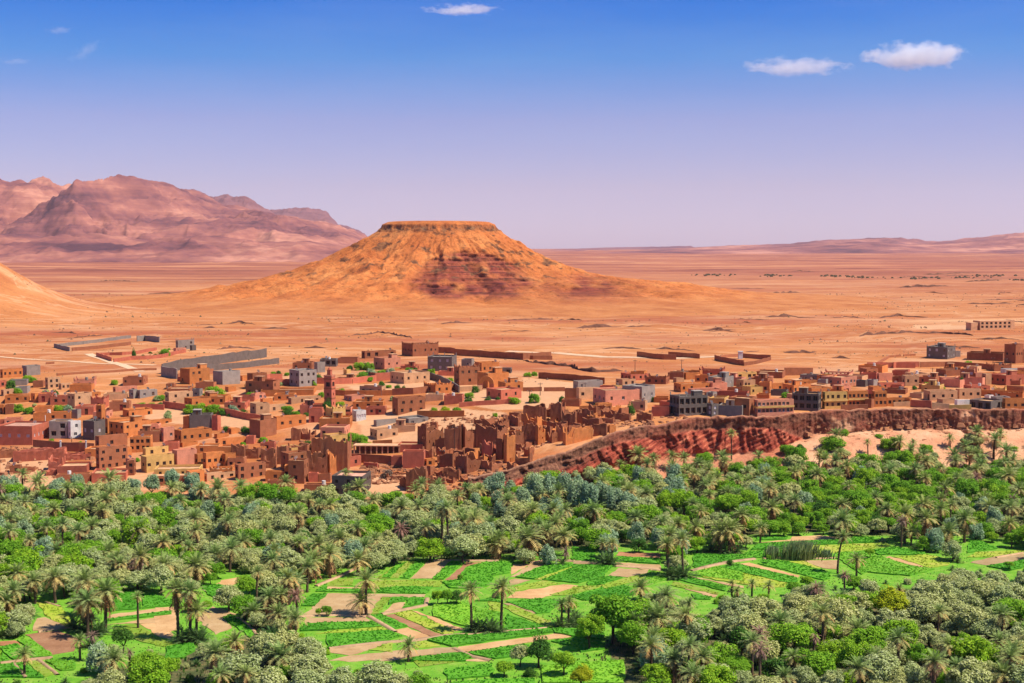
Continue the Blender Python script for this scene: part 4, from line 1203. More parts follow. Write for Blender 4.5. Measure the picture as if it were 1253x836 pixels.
def wall_run(name, pts, h, th, col, cap=True):
    P2 = np.array([g[:2] for g in pts]); C = P2.mean(0); cz = terrain(C[0], C[1])
    b = MB(); L2 = []
    for i in range(len(P2) - 1):
        n = max(1, int(np.linalg.norm(P2[i+1] - P2[i]) / 3))
        for k in range(n): L2.append(P2[i] + (P2[i+1] - P2[i]) * k / n)
    L2.append(P2[-1]); L2 = np.array(L2); d = np.gradient(L2, axis=0); d /= np.linalg.norm(d, axis=1)[:, None] + 1e-9; nn = np.stack([-d[:, 1], d[:, 0]], -1) * th / 2
    z = terrain(L2[:, 0], L2[:, 1]) - cz; rr = np.random.default_rng(len(L2))
    top = z + h * (1 + rr.uniform(-.06, .05, len(L2)))
    V = []
    for s_, hh in ((-1, z - 1.5), (-1, top), (1, top), (1, z - 1.5)):
        q = L2 + s_ * nn - C; V.append(np.column_stack([q, hh]))
    n = len(L2); Fc = [tuple(int(x) for x in f) for f in grid_faces(4, n)] + [(0, n, 2 * n, 3 * n), (n - 1, 4 * n - 1, 3 * n - 1, 2 * n - 1)]
    return link(name, mesh(name, np.concatenate(V), Fc, [MW[col]]), loc=(C[0], C[1], cz))
for ln in WALLS.strip().splitlines():
    spec, lab = ln.split('|'); w = spec.split(); ox, oy = BL[w[0]]; k = KB[w[0]]
    pts = [ground(ox + float(p.split(',')[0]) / k, oy + float(p.split(',')[1]) / k) for p in w[3:]]
    o = tag(wall_run('compound_wall', pts, float(w[2]), .45, w[1]), lab, 'wall', 'compound walls round yards and lots')
# the retaining wall's white posts
for px_ in (74.8, 106):
    g = ground(px_, 553); b = MB(); b.box(-.2, .2, -.2, .2, -1, 3.6); b.box(-.28, .28, -.28, .28, 3.6, 3.8)
    note(b.build('gate_post', [MW['w']], loc=(g[0], g[1] - .5, g[2])), 'white post on the brown retaining wall', 'post', None, px_, 540)
# white pillar of the empty lot and the long shed
g = ground(800 + 830 / 7.831, 420 + 150 / 7.831); b = MB(); b.box(-1, 1, -1, 1, -1, 3.4); b.box(-1.2, 1.2, -1.2, 1.2, 3.4, 3.7); tag(b.build('gate_pillar', [MW['w']], loc=g), 'white square gate pillar at the second empty lot on the plain', 'pillar')
def shed():
    A = ground(320 + 885 / 7.831, 500 + 432 / 7.831); B = ground(320 + 1330 / 7.831, 500 + 432 / 7.831); L = B[0] - A[0]
    root = empty('open_shed', ((A[0] + B[0]) / 2, (A[1] + B[1]) / 2 + 2.5, A[2]), R(-3))
    b = MB(); b.box(-L / 2, L / 2, -2.6, 2.6, 2.5, 2.75); b.build('roof', [M_ROOF['s']], root)
    w = MB(); w.box(-L / 2 + .2, L / 2 - .2, 2.0, 2.4, -1, 2.5); w.build('wall', [MW['b']], root)
    for i in range(9):
        p = MB(); u = -L / 2 + .3 + (L - .6) * i / 8; p.box(u - .2, u + .2, -2.4, -2.0, -1, 2.5); p.build('pillar', [MW['t']], root)
    tag(root, 'long open shed with a pale roof in the walled yard', 'shed')
shed()
# red arched gate of the red house
def gate():
    g = ground(480 + 900 / 7.831, 400 + 600 / 7.831); root = empty('arched_gate', g, R(-10)); b = MB(); n = 10
    for k in range(n):
        a0, a1 = math.pi * k / n, math.pi * (k + 1) / n; r0, r1_ = 1.3, 3.0
        V = []
        for yy in (-.5, .5): V += [(r0 * math.cos(a0), yy, 2.2 + r0 * math.sin(a0)), (r1_ * math.cos(a0), yy, 2.2 + r1_ * math.sin(a0)), (r1_ * math.cos(a1), yy, 2.2 + r1_ * math.sin(a1)), (r0 * math.cos(a1), yy, 2.2 + r0 * math.sin(a1))]
        b.add(V, [(0, 1, 2, 3), (7, 6, 5, 4), (1, 5, 6, 2), (0, 3, 7, 4)])
    b.build('arch', [MW['o']], root)
    for s_ in (-1, 1): p = MB(); p.box(s_ * 2.15 - .85, s_ * 2.15 + .85, -.5, .5, -1, 2.2); p.build('pier', [MW['r']], root)
    tag(root, 'orange arched gateway beside the low red house', 'gate')
gate()
# white building far out on the plain
def far_white():
    g = ground(1214, 403); s = F / g[1]; root = empty('white_building', g, R(16)); L = 44 / s; H = 11 / s; b = MB()
    ops = [(L * (i + .5) / 7 - .9, L * (i + .5) / 7 + .9, z, z + 1.5) for i in range(7) for z in (H * .2, H * .6)]
    x0 = -L / 2
    face(b, (x0, -4), (1, 0), (0, -1), L, -1, H, ops, .3); b.box(x0, L / 2, -3.5, 4, -1, H)
    b.box(x0 - 6, x0 - 1, -3, 3, -1, H * .8); b.box(L / 2 + .5, L / 2 + 3, -3, 3, -1, H * 1.05)
    b.build('wall', [MW['t']], root)
    for o_ in ops: link('window', window_mesh('d'), root, (x0 + (o_[0] + o_[1]) / 2, -3.75, o_[2]), None, (1.8, 1, 1.5))
    tag(root, 'long pale building far out on the plain at the right', 'building')
far_white()

# utility poles
def pole(px, py, hp):
    g = ground(px, py); s = F / g[1]; h = hp / s; root = empty('utility_pole', g, random.uniform(-.5, .5))
    A = np.linspace(0, 2 * math.pi, 9)[:-1]; b = MB(); b.add([(.14 * math.cos(t), .14 * math.sin(t), -.5) for t in A] + [(.09 * math.cos(t), .09 * math.sin(t), h) for t in A], [(i, (i + 1) % 8, 8 + (i + 1) % 8, 8 + i) for i in range(8)] + [tuple(range(8, 16))])
    b.build('pole', [M_WOOD], root)
    c = MB(); c.box(-.9, .9, -.06, .06, h - .6, h - .45); c.build('crossarm', [M_WOOD], root)
    for x in (-.75, 0, .75): i_ = MB(); i_.box(x - .05, x + .05, -.05, .05, h - .45, h - .22); i_.build('insulator', [MW['w']], root)
    note(root, 'thin dark utility pole', 'utility pole', 'utility poles', px, py - hp / 2)
for p in ((777, 457, 17), (556.5, 557, 36), (661, 484, 16), (88, 552, 18), (834, 452, 12), (1215, 449, 12), (1141, 462, 12), (716, 480, 12), (648, 492, 15), (1230, 452, 14), (1004, 470, 12), (541, 560, 10)): pole(*p)

# rubble round the ruins (nobody could count it)
def rubble(polys, n, smin, smax, name, label, mat):
    V, Fc = [], []
    rr = random.Random(5)
    for poly, cnt in zip(polys, n):
        xs = [p[0] for p in poly]; ys_ = [p[1] for p in poly]; k = 0
        while k < cnt:
            px, py = rr.uniform(min(xs), max(xs)), rr.uniform(min(ys_), max(ys_))
            if not inpoly(px, py, poly): k += 0; 
            if not bool(inpoly(px, py, poly)): continue
            k += 1; g = ground(px, py); r = rr.uniform(smin, smax) * (1 if rr.random() < .85 else 2.0)
            o = len(V); rot = rr.uniform(0, 6.3)
            q = [(-1,-1,-.6),(1,-1,-.6),(1,1,-.6),(-1,1,-.6),(-.8,-.8,1),(.8,-.7,.8),(.7,.8,1),(-.7,.7,.7)]
            for (x, y, z) in q:
                x, y, z = x * r * rr.uniform(.6, 1.2), y * r * rr.uniform(.6, 1.2), z * r * rr.uniform(.4, .9)
                V.append((g[0] + x * math.cos(rot) - y * math.sin(rot), g[1] + x * math.sin(rot) + y * math.cos(rot), g[2] + z))
            Fc += [tuple(o + i for i in f) for f in ((4,5,6,7),(0,1,5,4),(1,2,6,5),(2,3,7,6),(3,0,4,7))]
    tag(link(name, mesh(name, np.array(V), Fc, [mat])), label, 'rubble', kind='stuff')
rubble([[(480, 575), (560, 560), (640, 575), (650, 600), (560, 608), (490, 606)], [(600, 520), (760, 500), (770, 515), (700, 535), (620, 560)], [(0, 545), (60, 548), (115, 560), (110, 590), (0, 590)],
        [(440, 568), (480, 565), (490, 590), (455, 595)], [(330, 540), (410, 540), (405, 580), (330, 570)], [(520, 505), (640, 505), (640, 540), (520, 545)], [(985, 505), (1253, 502), (1253, 560), (985, 560)], [(740, 505), (850, 500), (850, 515), (745, 525)]],
       [320, 380, 220, 150, 120, 260, 420, 160], .25, .75, 'rubble', 'reddish clay rubble and fallen blocks around the adobe ruins and cliff foot', M_RUBBLE)
# ---------------------------------------------------------------- fields
BK = dict(m=(400, 580), f=(360, 670), g=(530, 670), h=(700, 640), i=(860, 630), j=(1043, 610), k=(0, 690), l=(190, 690))
PLOTS = '''
f l 600,230 745,130 820,95 890,95 760,225
f e 640,225 750,130 825,110 700,225
f e 770,225 895,105 965,105 835,230
f s 845,230 970,105 1135,105 1010,228
f e 1010,235 1140,105 1245,105 1090,237
g b 85,240 245,110 380,110 340,145 240,150 175,240
f l 240,285 300,235 430,225 430,280
f l 440,285 600,240 1090,245 1060,290 620,295
f s 200,305 240,287 620,297 620,302
f e 165,325 200,310 620,304 740,290 1010,292 960,340
f s 60,500 245,337 960,345 945,368 640,362 550,490 430,505
f e 50,430 130,345 240,345 150,432
f l 560,490 640,367 700,372 620,485
f e 690,420 720,370 830,372 800,398
f s 640,485 740,402 810,402 780,465
f e 790,445 850,372 945,372 945,412
f s 75,555 90,510 520,514 570,540
f e 50,600 70,560 570,545 640,580 300,602
f l 150,635 300,606 640,584 690,605
f e 240,740 240,640 690,610 790,650 640,692
f e 540,500 640,495 830,580 720,598
f b 660,495 730,488 1100,650 1020,660
f s 730,605 830,587 1010,662 880,680
f l 730,485 850,465 1170,612 1150,640 1100,645
f s 860,463 900,468 1253,602 1180,610
g g 0,420 200,402 300,440 300,600 0,508
f s 255,770 255,748 640,698 640,715 560,745 400,790
f l 540,750 640,718 720,692 720,770
f s 250,830 400,792 700,760 1170,732 1200,770 850,800 700,830
f l 890,690 960,687 1070,720 880,738
f e 970,680 1100,655 1253,645 1253,712 1150,728
f e 850,835 850,815 1180,777 1253,782 1253,835
g e 60,260 180,242 240,153 380,113 580,112 560,190 440,210 430,270 350,300 120,300
g s 580,125 720,122 680,138 570,200
g s 560,215 740,112 820,122 600,215
g e 600,220 840,128 1040,128 740,235
g l 740,237 1045,132 1060,134 790,240
g e 794,240 1064,136 1253,130 1253,210 1060,263
g e 1120,265 1253,217 1253,275 1130,280
g l 590,290 800,245 930,265 600,320
g s 560,240 600,230 710,240 560,280
g s 540,370 600,325 950,272 1060,282 790,373
g l 850,350 1080,284 1220,290 1000,350
g e 1000,360 1240,294 1253,370 1100,390
g e 530,400 780,377 950,390 850,480 755,487
g s 510,410 558,410 756,482 700,490
g l 510,440 570,422 860,540 880,588 830,588
g e 520,608 540,500 820,586 540,614
g l 400,400 510,412 510,480 420,470
g e 0,690 100,657 560,622 840,597 880,622 150,722
g s 160,745 190,727 880,632 1020,640 1000,663 880,668 250,763
g s 0,785 0,735 130,732 170,770
g e 0,835 0,802 250,787 280,810
g e 260,770 640,717 700,720 560,790 400,815
g e 860,690 1020,662 1150,680 1253,712 1253,745 1080,770 1000,720
g s 60,835 320,815 400,835
h e 0,285 0,195 170,200 170,290
h s 0,302 0,277 180,302
h b 320,240 340,212 650,225 640,262
h e 310,280 330,252 650,266 640,303
h s 300,302 320,290 640,307 650,340 540,350 400,312
h e 0,440 0,310 300,318 260,360 40,440
h s 260,388 340,330 600,352 400,398
h e 110,435 260,392 370,402 190,455
h l 190,462 400,402 620,352 680,370 520,430 400,442 240,482
h e 20,540 380,462 430,482 440,530 100,570
h l 0,520 0,470 100,462 210,467
h e 880,320 890,230 1253,235 1253,268 900,330
h g 860,380 1050,322 1253,370 1253,430 900,388
h e 730,408 860,402 1120,470 1110,500
h l 740,430 1080,512 1060,528 720,458
h s 820,482 900,480 1060,532 1030,545
h s 860,392 895,395 1253,462 1253,480
h e 870,522 1020,545 1010,562 900,560
i e 385,190 400,170 620,165 610,183
i s 400,205 640,182 650,162 860,152 980,165 960,180
i e 350,260 400,218 960,187 1253,170 1253,205 780,222 620,250
i l 520,300 800,226 1253,210 1253,250 900,298
i e 200,330 350,272 620,262 600,310 470,310
i e 400,360 440,332 600,345 860,400 930,430 930,470 880,480
i s 740,335 980,332 980,400 880,392
i l 612,345 738,338 860,388 840,398
i s 270,360 340,352 710,447 690,460
i e 110,385 260,367 690,465 690,500 600,498
i l 0,460 0,400 110,390 620,502 600,530 480,540
i e 0,515 0,490 170,530 160,560
i s 0,590 0,552 110,585 90,605
i g 900,300 980,282 1253,262 1253,400 1160,440 1000,330
j e 0,330 0,285 140,290 230,310
j l 0,365 230,320 290,358 170,375
j e 160,380 270,362 540,390 500,415 190,415
j g 70,500 100,425 210,430 430,502 600,522 420,570 70,540
j s 210,440 270,422 540,490 500,503
j l 300,430 540,412 700,450 700,490 560,510
j s 490,430 540,432 690,480 660,485
j e 850,310 930,312 1060,370 840,400
j l 840,430 900,395 1253,380 1253,392 1000,430
j s 860,470 1050,422 1253,394 1253,450 980,490
j e 980,500 1253,455 1253,500 1150,530
k l 270,285 350,287 450,320 530,450 480,460 330,380
k s 240,490 270,400 330,392 478,465 430,480
k b 180,520 430,487 560,540 540,640 380,665
k g 130,560 170,525 380,667 370,685 280,685
k e 0,620 130,592 280,687 100,705
k b 0,600 0,570 110,562 150,600
k e 0,640 70,710 0,720
k e 0,745 100,737 170,835 0,835
k e 110,735 190,727 320,835 190,835
k l 200,720 280,712 400,810 330,830
k g 330,715 400,692 560,700 540,780 450,785
k e 780,355 860,220 1000,200 1030,212 1030,330
k e 1036,330 1050,212 1253,270 1253,308
k s 780,395 820,370 1253,315 1253,343 850,400
k e 770,420 850,402 1253,350 1253,372 850,415
k s 780,445 1253,380 1253,430 850,440
k l 820,470 1010,442 1160,540 1253,580 1200,610 1000,560
k s 1020,440 1253,432 1253,560 1165,535
m e 420,702 590,680 592,722 430,735
m g 860,592 900,587 990,618 870,632
m g 760,690 1060,668 1060,750 770,750
m e 505,642 690,612 700,648 600,662
m e 440,750 600,735 740,735 740,765 440,775
m l 300,660 430,655 500,665 330,690
g e 305,395 420,372 500,408 400,396
g g 305,445 420,470 520,490 520,600 310,600
g e 870,598 1000,598 1253,640 1253,680 1020,655 890,630
h e 0,180 170,185 330,205 320,212 170,196 0,190
h g 560,350 690,375 740,400 520,470 440,470 520,432
k e 970,690 1090,700 1090,750 960,760
l e 340,165 470,157 540,172 440,260 380,230
l s 440,150 480,122 620,97 640,110 560,165
l s 300,400 420,312 600,370 490,385 560,470 440,520 400,480
l e 490,395 550,377 660,450 720,520 690,545 600,470
l e 75,700 80,612 280,582 290,640 200,695
l l 0,560 60,572 190,590 80,608 0,600
l s 0,430 0,322 170,317 170,480 0,520
l e 1060,495 1060,467 1253,432 1253,490
l e 1170,205 1253,150 1253,205
'''
def crop_mat(name, stops, rows=.0):
    m, t, b = newmat(name); P = pos(t); oi = t.nodes.new('ShaderNodeObjectInfo')
    n1 = noise_node(t, P, .22, 5, .65); n2 = noise_node(t, P, 2.6, 3, .7)
    n = math_(t, 'ADD', math_(t, 'MULTIPLY', n1, .72), math_(t, 'MULTIPLY', n2, .28))
    c = ramp_node(t, n, stops)
    k = ramp_node(t, oi.outputs['Random'], [(0, (.72, .78, .8)), (.5, (1, 1, 1)), (1, (1.25, 1.12, 1.0))]); c = mixc(t, 1.0, c, k, 'MULTIPLY')
    if rows:
        w = t.nodes.new('ShaderNodeTexWave'); w.inputs['Scale'].default_value = .55; w.inputs['Distortion'].default_value = 1.2; w.inputs['Detail'].default_value = 2
        rv = t.nodes.new('ShaderNodeVectorRotate'); rv.inputs['Axis'].default_value = (0, 0, 1); rv.inputs['Angle'].default_value = R(62); t.links.new(P, rv.inputs['Vector']); t.links.new(rv.outputs[0], w.inputs['Vector'])
        c = mixc(t, rows, c, ramp_node(t, w.outputs['Fac'], [(.3, (.62, .6, .58)), (.6, (1.05, 1.05, 1.05))]), 'MULTIPLY')
        bump(t, b, w.outputs['Fac'], .5, .12)
    t.links.new(c, b.inputs['Base Color']); return m
M_CROP = dict(e=crop_mat('crop_emerald', [(.34, (.065, .24, .012)), (.5, (.085, .29, .016)), (.66, (.12, .34, .02))], .25),
              g=crop_mat('crop_bright', [(.34, (.10, .30, .016)), (.5, (.15, .37, .022)), (.66, (.23, .42, .035))], .25),
              l=crop_mat('crop_yellowing', [(.34, (.20, .35, .02)), (.5, (.29, .39, .035)), (.66, (.42, .37, .09))], .45),
              s=crop_mat('bare_soil', [(.34, (.40, .225, .095)), (.5, (.51, .315, .145)), (.66, (.60, .40, .20))], .40),
              b=crop_mat('ploughed_soil', [(.34, (.27, .125, .06)), (.5, (.37, .175, .085)), (.66, (.46, .25, .13))], .6))
PLOT_PX = []; PLOT_W = []
def earclip(P):
    return [tuple(range(len(P)))]
tv, tcv = [], []
trng = np.random.default_rng(9)
TINT = dict(e=(.13, .40, .025), g=(.25, .50, .035), l=(.42, .50, .06))
from mathutils.geometry import tessellate_polygon
for ln in PLOTS.strip().splitlines():
    w = ln.split(); ox, oy = BK[w[0]]; pts = [tuple(map(float, p.split(','))) for p in w[2:]]
    kq = 2.914 if w[0] == 'm' else 5.967; px = [(ox + x / kq, oy + y / kq) for x, y in pts]; kd = w[1]
    PLOT_PX.append(px)
    Wp = np.array([ground(x, y, 0.0)[:2] for x, y in px]); PLOT_W.append(Wp)
    n = len(Wp); C = Wp.mean(0); lo, hi = (.22, .34) if kd in 'eg' else (.10, .16) if kd == 'l' else (.06, .09)
    # densify the outline a little so that the plot edge wobbles like a hand dug bund
    Q = []
    for i in range(n):
        a, b_ = Wp[i], Wp[(i + 1) % n]; m_ = max(1, int(np.linalg.norm(b_ - a) / 1.6))
        for k in range(m_): Q.append(a + (b_ - a) * k / m_ + (trng.normal(0, .20, 2) if k else 0))
    Q = np.array(Q) - C; n = len(Q)
    hz = trng.uniform(lo, hi)
    top = np.column_stack([Q * .998, np.full(n, hz)]); bot = np.column_stack([Q, np.full(n, -.35)])
    tri = tessellate_polygon([[Vector((x, y, 0)) for x, y in Q]])
    ar = sum((Q[i][0] * Q[(i + 1) % n][1] - Q[(i + 1) % n][0] * Q[i][1]) for i in range(n))
    Fc = [tuple(f) for f in tri] + [(i, (i + 1) % n, n + (i + 1) % n, n + i) for i in range(n)]
    o = link('field_plot', mesh('field_plot', np.vstack([top, bot]), Fc, M_CROP[kd]), loc=(C[0], C[1], 0))
    tag(o, dict(e='deep green plot of fodder crop in the valley', g='bright green plot of young crop in the valley', l='yellowing green plot in the valley', s='bare pale soil plot in the valley', b='ploughed brown soil plot in the valley')[kd], 'field', kind='structure')
    if kd in 'egl':
        a_ = abs(ar) / 2; cnt = int(a_ * (3 if kd != 'l' else 1.4)); mn, mx = Wp.min(0), Wp.max(0)
        pt = trng.uniform(mn, mx, (int(cnt * (mx - mn).prod() / max(a_, .1)) + 1, 2)); pt = pt[inpoly(pt[:, 0], pt[:, 1], [tuple(q) for q in Wp])]
        if len(pt):
            hgt = trng.uniform(.06, .22, len(pt)) * (1 + .6 * noise(pt[:, 0] * .3, pt[:, 1] * .3)); rr = trng.uniform(.12, .28, len(pt)); an = trng.uniform(0, 6.28, len(pt))
            for q in range(2):
                a2 = an + q * 1.57; dx, dy = np.cos(a2) * rr, np.sin(a2) * rr
                v = np.stack([np.stack([pt[:, 0] - dx, pt[:, 1] - dy, np.full(len(pt), hz - .02)], -1), np.stack([pt[:, 0] + dx, pt[:, 1] + dy, np.full(len(pt), hz - .02)], -1),
                              np.stack([pt[:, 0] + dx * .8 + trng.normal(0, .08, len(pt)), pt[:, 1] + dy * .8, hz + hgt], -1), np.stack([pt[:, 0] - dx * .8, pt[:, 1] - dy * .8 + trng.normal(0, .08, len(pt)), hz + hgt * .85], -1)], 1)
                tv.append(v.reshape(-1, 3)); base = np.array(TINT[kd]) * (1 + trng.normal(0, .14, (len(pt), 1))) * np.array([1, 1, 1])
                tcv.append(np.repeat(np.clip(base, 0, 1), 4, 0))
tv = np.vstack(tv); tcv = np.vstack(tcv)
M_TUFT = attrmat('crop_leaves', 'col', .25, 0)
tag(link('crop', mesh('crop', tv, np.arange(len(tv)).reshape(-1, 4), M_TUFT, attrs={'col': tcv})), 'green fodder crop growing on the valley plots', 'crop', kind='stuff')
# earth paths between the plots
M_PATH = plaster('earth_path', (.50, .31, .165), .3)
def flat_ribbon(pts, w, label):
    P2 = np.array([ground(ox_, oy_, 0.0)[:2] for ox_, oy_ in pts]); L2 = []
    for i in range(len(P2) - 1):
        n = max(1, int(np.linalg.norm(P2[i+1] - P2[i]) / 2))
        for k in range(n): L2.append(P2[i] + (P2[i+1] - P2[i]) * k / n)
    L2.append(P2[-1]); L2 = np.array(L2); n = len(L2); L2 = L2 + .18 * np.stack([noise(np.arange(n) * .3, 1.0), noise(np.arange(n) * .3, 7.0)], -1)
    d = np.gradient(L2, axis=0); d /= np.linalg.norm(d, axis=1)[:, None] + 1e-9; nn = np.stack([-d[:, 1], d[:, 0]], -1) * w * .40
    wj = 1 + .5 * noise(np.arange(n) * .5, 4.0)[:, None]
    V = np.concatenate([np.column_stack([L2 - nn * 1.4, np.full(n, -.1)]), np.column_stack([L2 - nn * wj, np.full(n, .27)]), np.column_stack([L2 + nn * wj, np.full(n, .29)]), np.column_stack([L2 + nn * 1.4, np.full(n, -.1)])])
    tag(link('path', mesh('path', V, grid_faces(4, n), M_PATH)), label, 'path', kind='structure')
Lp = lambda k, *p: [(BK[k][0] + x / 5.967, BK[k][1] + y / 5.967) for x, y in p]
for pts, w_, lb in [(Lp('f', (160, 285), (230, 255), (330, 215), (400, 180), (450, 155)), 1.0, 'pale path leaving the fields by the olive trees'), (Lp('f', (545, 505), (640, 560), (740, 620)), .9, 'pale bund between two green plots'),
                    (Lp('f', (255, 742), (620, 700), (900, 680), (1100, 648), (1253, 640)), .9, 'long pale bund across the near fields'), (Lp('f', (640, 490), (780, 462), (960, 425), (970, 375)), .9, 'pale bund curving round the small plots'),
                    (Lp('g', (0, 98), (240, 100), (480, 100)), .9, 'pale path along the far edge of the fields'), (Lp('g', (700, 115), (860, 95), (1000, 100), (1200, 122)), 1.2, 'pale path beside the far plots'), (Lp('g', (0, 660), (300, 640), (600, 612), (840, 592)), .7, 'low bund above the near green plot'),
                    (Lp('g', (150, 740), (280, 800), (420, 830)), .9, 'bund turning down between near plots'), (Lp('h', (320, 318), (500, 330), (650, 348)), .8, 'pale path through the bare plot'), (Lp('h', (870, 352), (1000, 318), (1120, 290), (1253, 275)), 1.1, 'earth bank between the right fields'),
                    (Lp('i', (0, 390), (130, 360), (260, 338), (380, 325)), 1.1, 'earth bank edging the right fields'), (Lp('i', (440, 325), (600, 318), (800, 325), (980, 318)), .7, 'bund in front of the reeds'), (Lp('k', (0, 730), (180, 708), (385, 688)), .8, 'pale bund across the lower left plots'),
                    (Lp('k', (100, 735), (190, 835)), .6, 'narrow bund in the lower left plot'), (Lp('k', (280, 705), (420, 815)), .7, 'diagonal bund in the lower left plot'), (Lp('k', (330, 285), (440, 318)), .6, 'short pale channel by the left palms'), (Lp('k', (280, 500), (430, 478), (560, 462)), .6, 'bund below the left palms'),
                    (Lp('l', (600, 400), (680, 450), (740, 520)), .7, 'bund beside the left green strip'), (Lp('f', (0, 510), (300, 500), (530, 508)), .8, 'bund below the bare soil plot'), (Lp('j', (1050, 435), (1253, 400)), .7, 'earth bank at the right field edge')]:
    flat_ribbon(pts, w_, lb)
# ---------------------------------------------------------------- plants
M_BARK = plaster('bark', (.085, .055, .035), .3); M_PBARK = plaster('palm_bark', (.12, .075, .045), .35)
M_PALM = attrmat('palm_fronds', 'col', .2, .3)
M_LEAF = dict(
    olive=leafmat('olive_leaves', [(.23, .27, .065), (.36, .40, .12), (.48, .51, .19), (.62, .63, .31)], .22, .25),
    green=leafmat('green_leaves', [(.10, .25, .008), (.17, .36, .012), (.24, .45, .018), (.34, .53, .035)], .3, .5),
    dark=leafmat('dark_leaves', [(.03, .09, .01), (.06, .16, .014), (.10, .22, .022)], .2, .3),
    teal=leafmat('tamarisk_leaves', [(.16, .26, .11), (.24, .36, .17), (.33, .44, .24), (.43, .52, .32)], .2, .2),
    lime=leafmat('lime_leaves', [(.22, .28, .008), (.42, .47, .012), (.58, .58, .02)], .35, .1),
    dry=leafmat('dry_leaves', [(.17, .10, .06), (.28, .17, .11), (.36, .25, .17)], .2, .15))
def leaves_mesh(name, mat, seed, n_lobe, per, size, flat=1.0, low=-.35, spread=.62, lobe=.42, up=0.0, aspect=1.8, droop=0.0):
    """a crown of unit radius: many small leaf faces gathered in clumps"""
    g = np.random.default_rng(seed)
    d = g.normal(size=(n_lobe * 6, 3)); d /= np.linalg.norm(d, axis=1)[:, None]; d = d[d[:, 2] > low]
    # spread the clump centres evenly
    keep = [d[0]]
    for v in d[1:]:
        if len(keep) >= n_lobe: break
        if min(np.linalg.norm(v - k) for k in keep) > 1.55 / math.sqrt(n_lobe): keep.append(v)
    d = np.array(keep); L = len(d)
    cen = d * (spread * g.uniform(.72, 1.12, (L, 1))) * np.array([1, 1, flat])
    rad = lobe * g.uniform(.5, 1.35, L); cen = cen * np.array([1, g.uniform(.78, 1.0), 1]) + np.array([0, 0, .10]) * g.normal(0, 1, (L, 1)) + g.normal(0, .06, (L, 3))
    V = []
    for c, r in zip(cen, rad):
        q = g.normal(size=(per, 3)); q /= np.linalg.norm(q, axis=1)[:, None]
        q = q[q[:, 2] > -.75]; m = len(q)
        p = c + q * (r * g.uniform(.55, 1.05, (m, 1)) ** .7) * np.array([1, 1, .85 + up])
        nrm = q + g.normal(0, .5, (m, 3)) + np.array([0, 0, .75]); nrm /= np.linalg.norm(nrm, axis=1)[:, None]
        t = np.cross(nrm, g.normal(size=(m, 3))); t /= np.linalg.norm(t, axis=1)[:, None] + 1e-9
        if up: t = t * (1 - up) + np.array([0, 0, up]); t /= np.linalg.norm(t, axis=1)[:, None]
        if droop: t = t + np.array([0, 0, -droop]); t /= np.linalg.norm(t, axis=1)[:, None]
        bt = np.cross(nrm, t)
        s = size * g.uniform(.55, 1.6, (m, 1))
        V.append(np.stack([p - t * s * aspect * .5, p + bt * s * .5, p + t * s * aspect * .5, p - bt * s * .5], 1))
    V = np.vstack(V).reshape(-1, 3)
    return mesh(name, V, np.arange(len(V)).reshape(-1, 4), M_LEAF[mat])
def limb(b, A, B, r0, r1, n=6):
    A, B = Vector(A), Vector(B); d = (B - A).normalized(); u = d.orthogonal().normalized(); v = d.cross(u)
    k = [2 * math.pi * i / n for i in range(n)]
    b.add([A + (u * math.cos(t) + v * math.sin(t)) * r0 for t in k] + [B + (u * math.cos(t) + v * math.sin(t)) * r1 for t in k], [(i, (i + 1) % n, n + (i + 1) % n, n + i) for i in range(n)])
def trunk_mesh(seed, th, spread, nl=5, r=.07):
    """unit tree: trunk to height th, limbs reaching into a crown centred at th+.6"""
    q = random.Random(seed); b = MB(); bend = (q.uniform(-.06, .06), q.uniform(-.06, .06)); top = (bend[0] * 2, bend[1] * 2, th)
    limb(b, (0, 0, -.25), (bend[0], bend[1], th * .5), r * 1.25, r); limb(b, (bend[0], bend[1], th * .5), top, r, r * .85)
    for i in range(nl):
        a = 2 * math.pi * i / nl + q.uniform(-.4, .4); s = spread * q.uniform(.6, 1.1)
        mid = (top[0] + math.cos(a) * s * .5, top[1] + math.sin(a) * s * .5, th + .3 * q.uniform(.7, 1.2)); limb(b, top, mid, r * .6, r * .4, 5)
        limb(b, mid, (top[0] + math.cos(a) * s, top[1] + math.sin(a) * s, th + .75 * q.uniform(.6, 1.2)), r * .4, r * .15, 4)
    return b.me('trunk', [M_BARK])
CROWN = dict(
    olive=[leaves_mesh('crown', 'olive', 100 + i, 40, 260, .052, .80, -.3, .70, .30, 0, 2.0) for i in range(6)],
    green=[leaves_mesh('crown', 'green', 200 + i, 32, 280, .058, .86, -.35, .64, .34, 0, 1.4) for i in range(6)],
    dark=[leaves_mesh('crown', 'dark', 300 + i, 24, 210, .072, .86, -.35, .60, .40, 0, 1.4) for i in range(3)],
    teal=[leaves_mesh('crown', 'teal', 400 + i, 28, 210, .062, 1.25, -.5, .62, .34, .35, 2.6) for i in range(5)],
    lime=[leaves_mesh('crown', 'lime', 500, 36, 240, .068, .75, -.3, .64, .33, 0, 1.4)],
    dry=[leaves_mesh('crown', 'dry', 520 + i, 18, 45, .10, .85, -.35, .6, .36, 0, 2.2) for i in range(2)])
TRUNK = [trunk_mesh(40 + i, .65, .55) for i in range(5)]
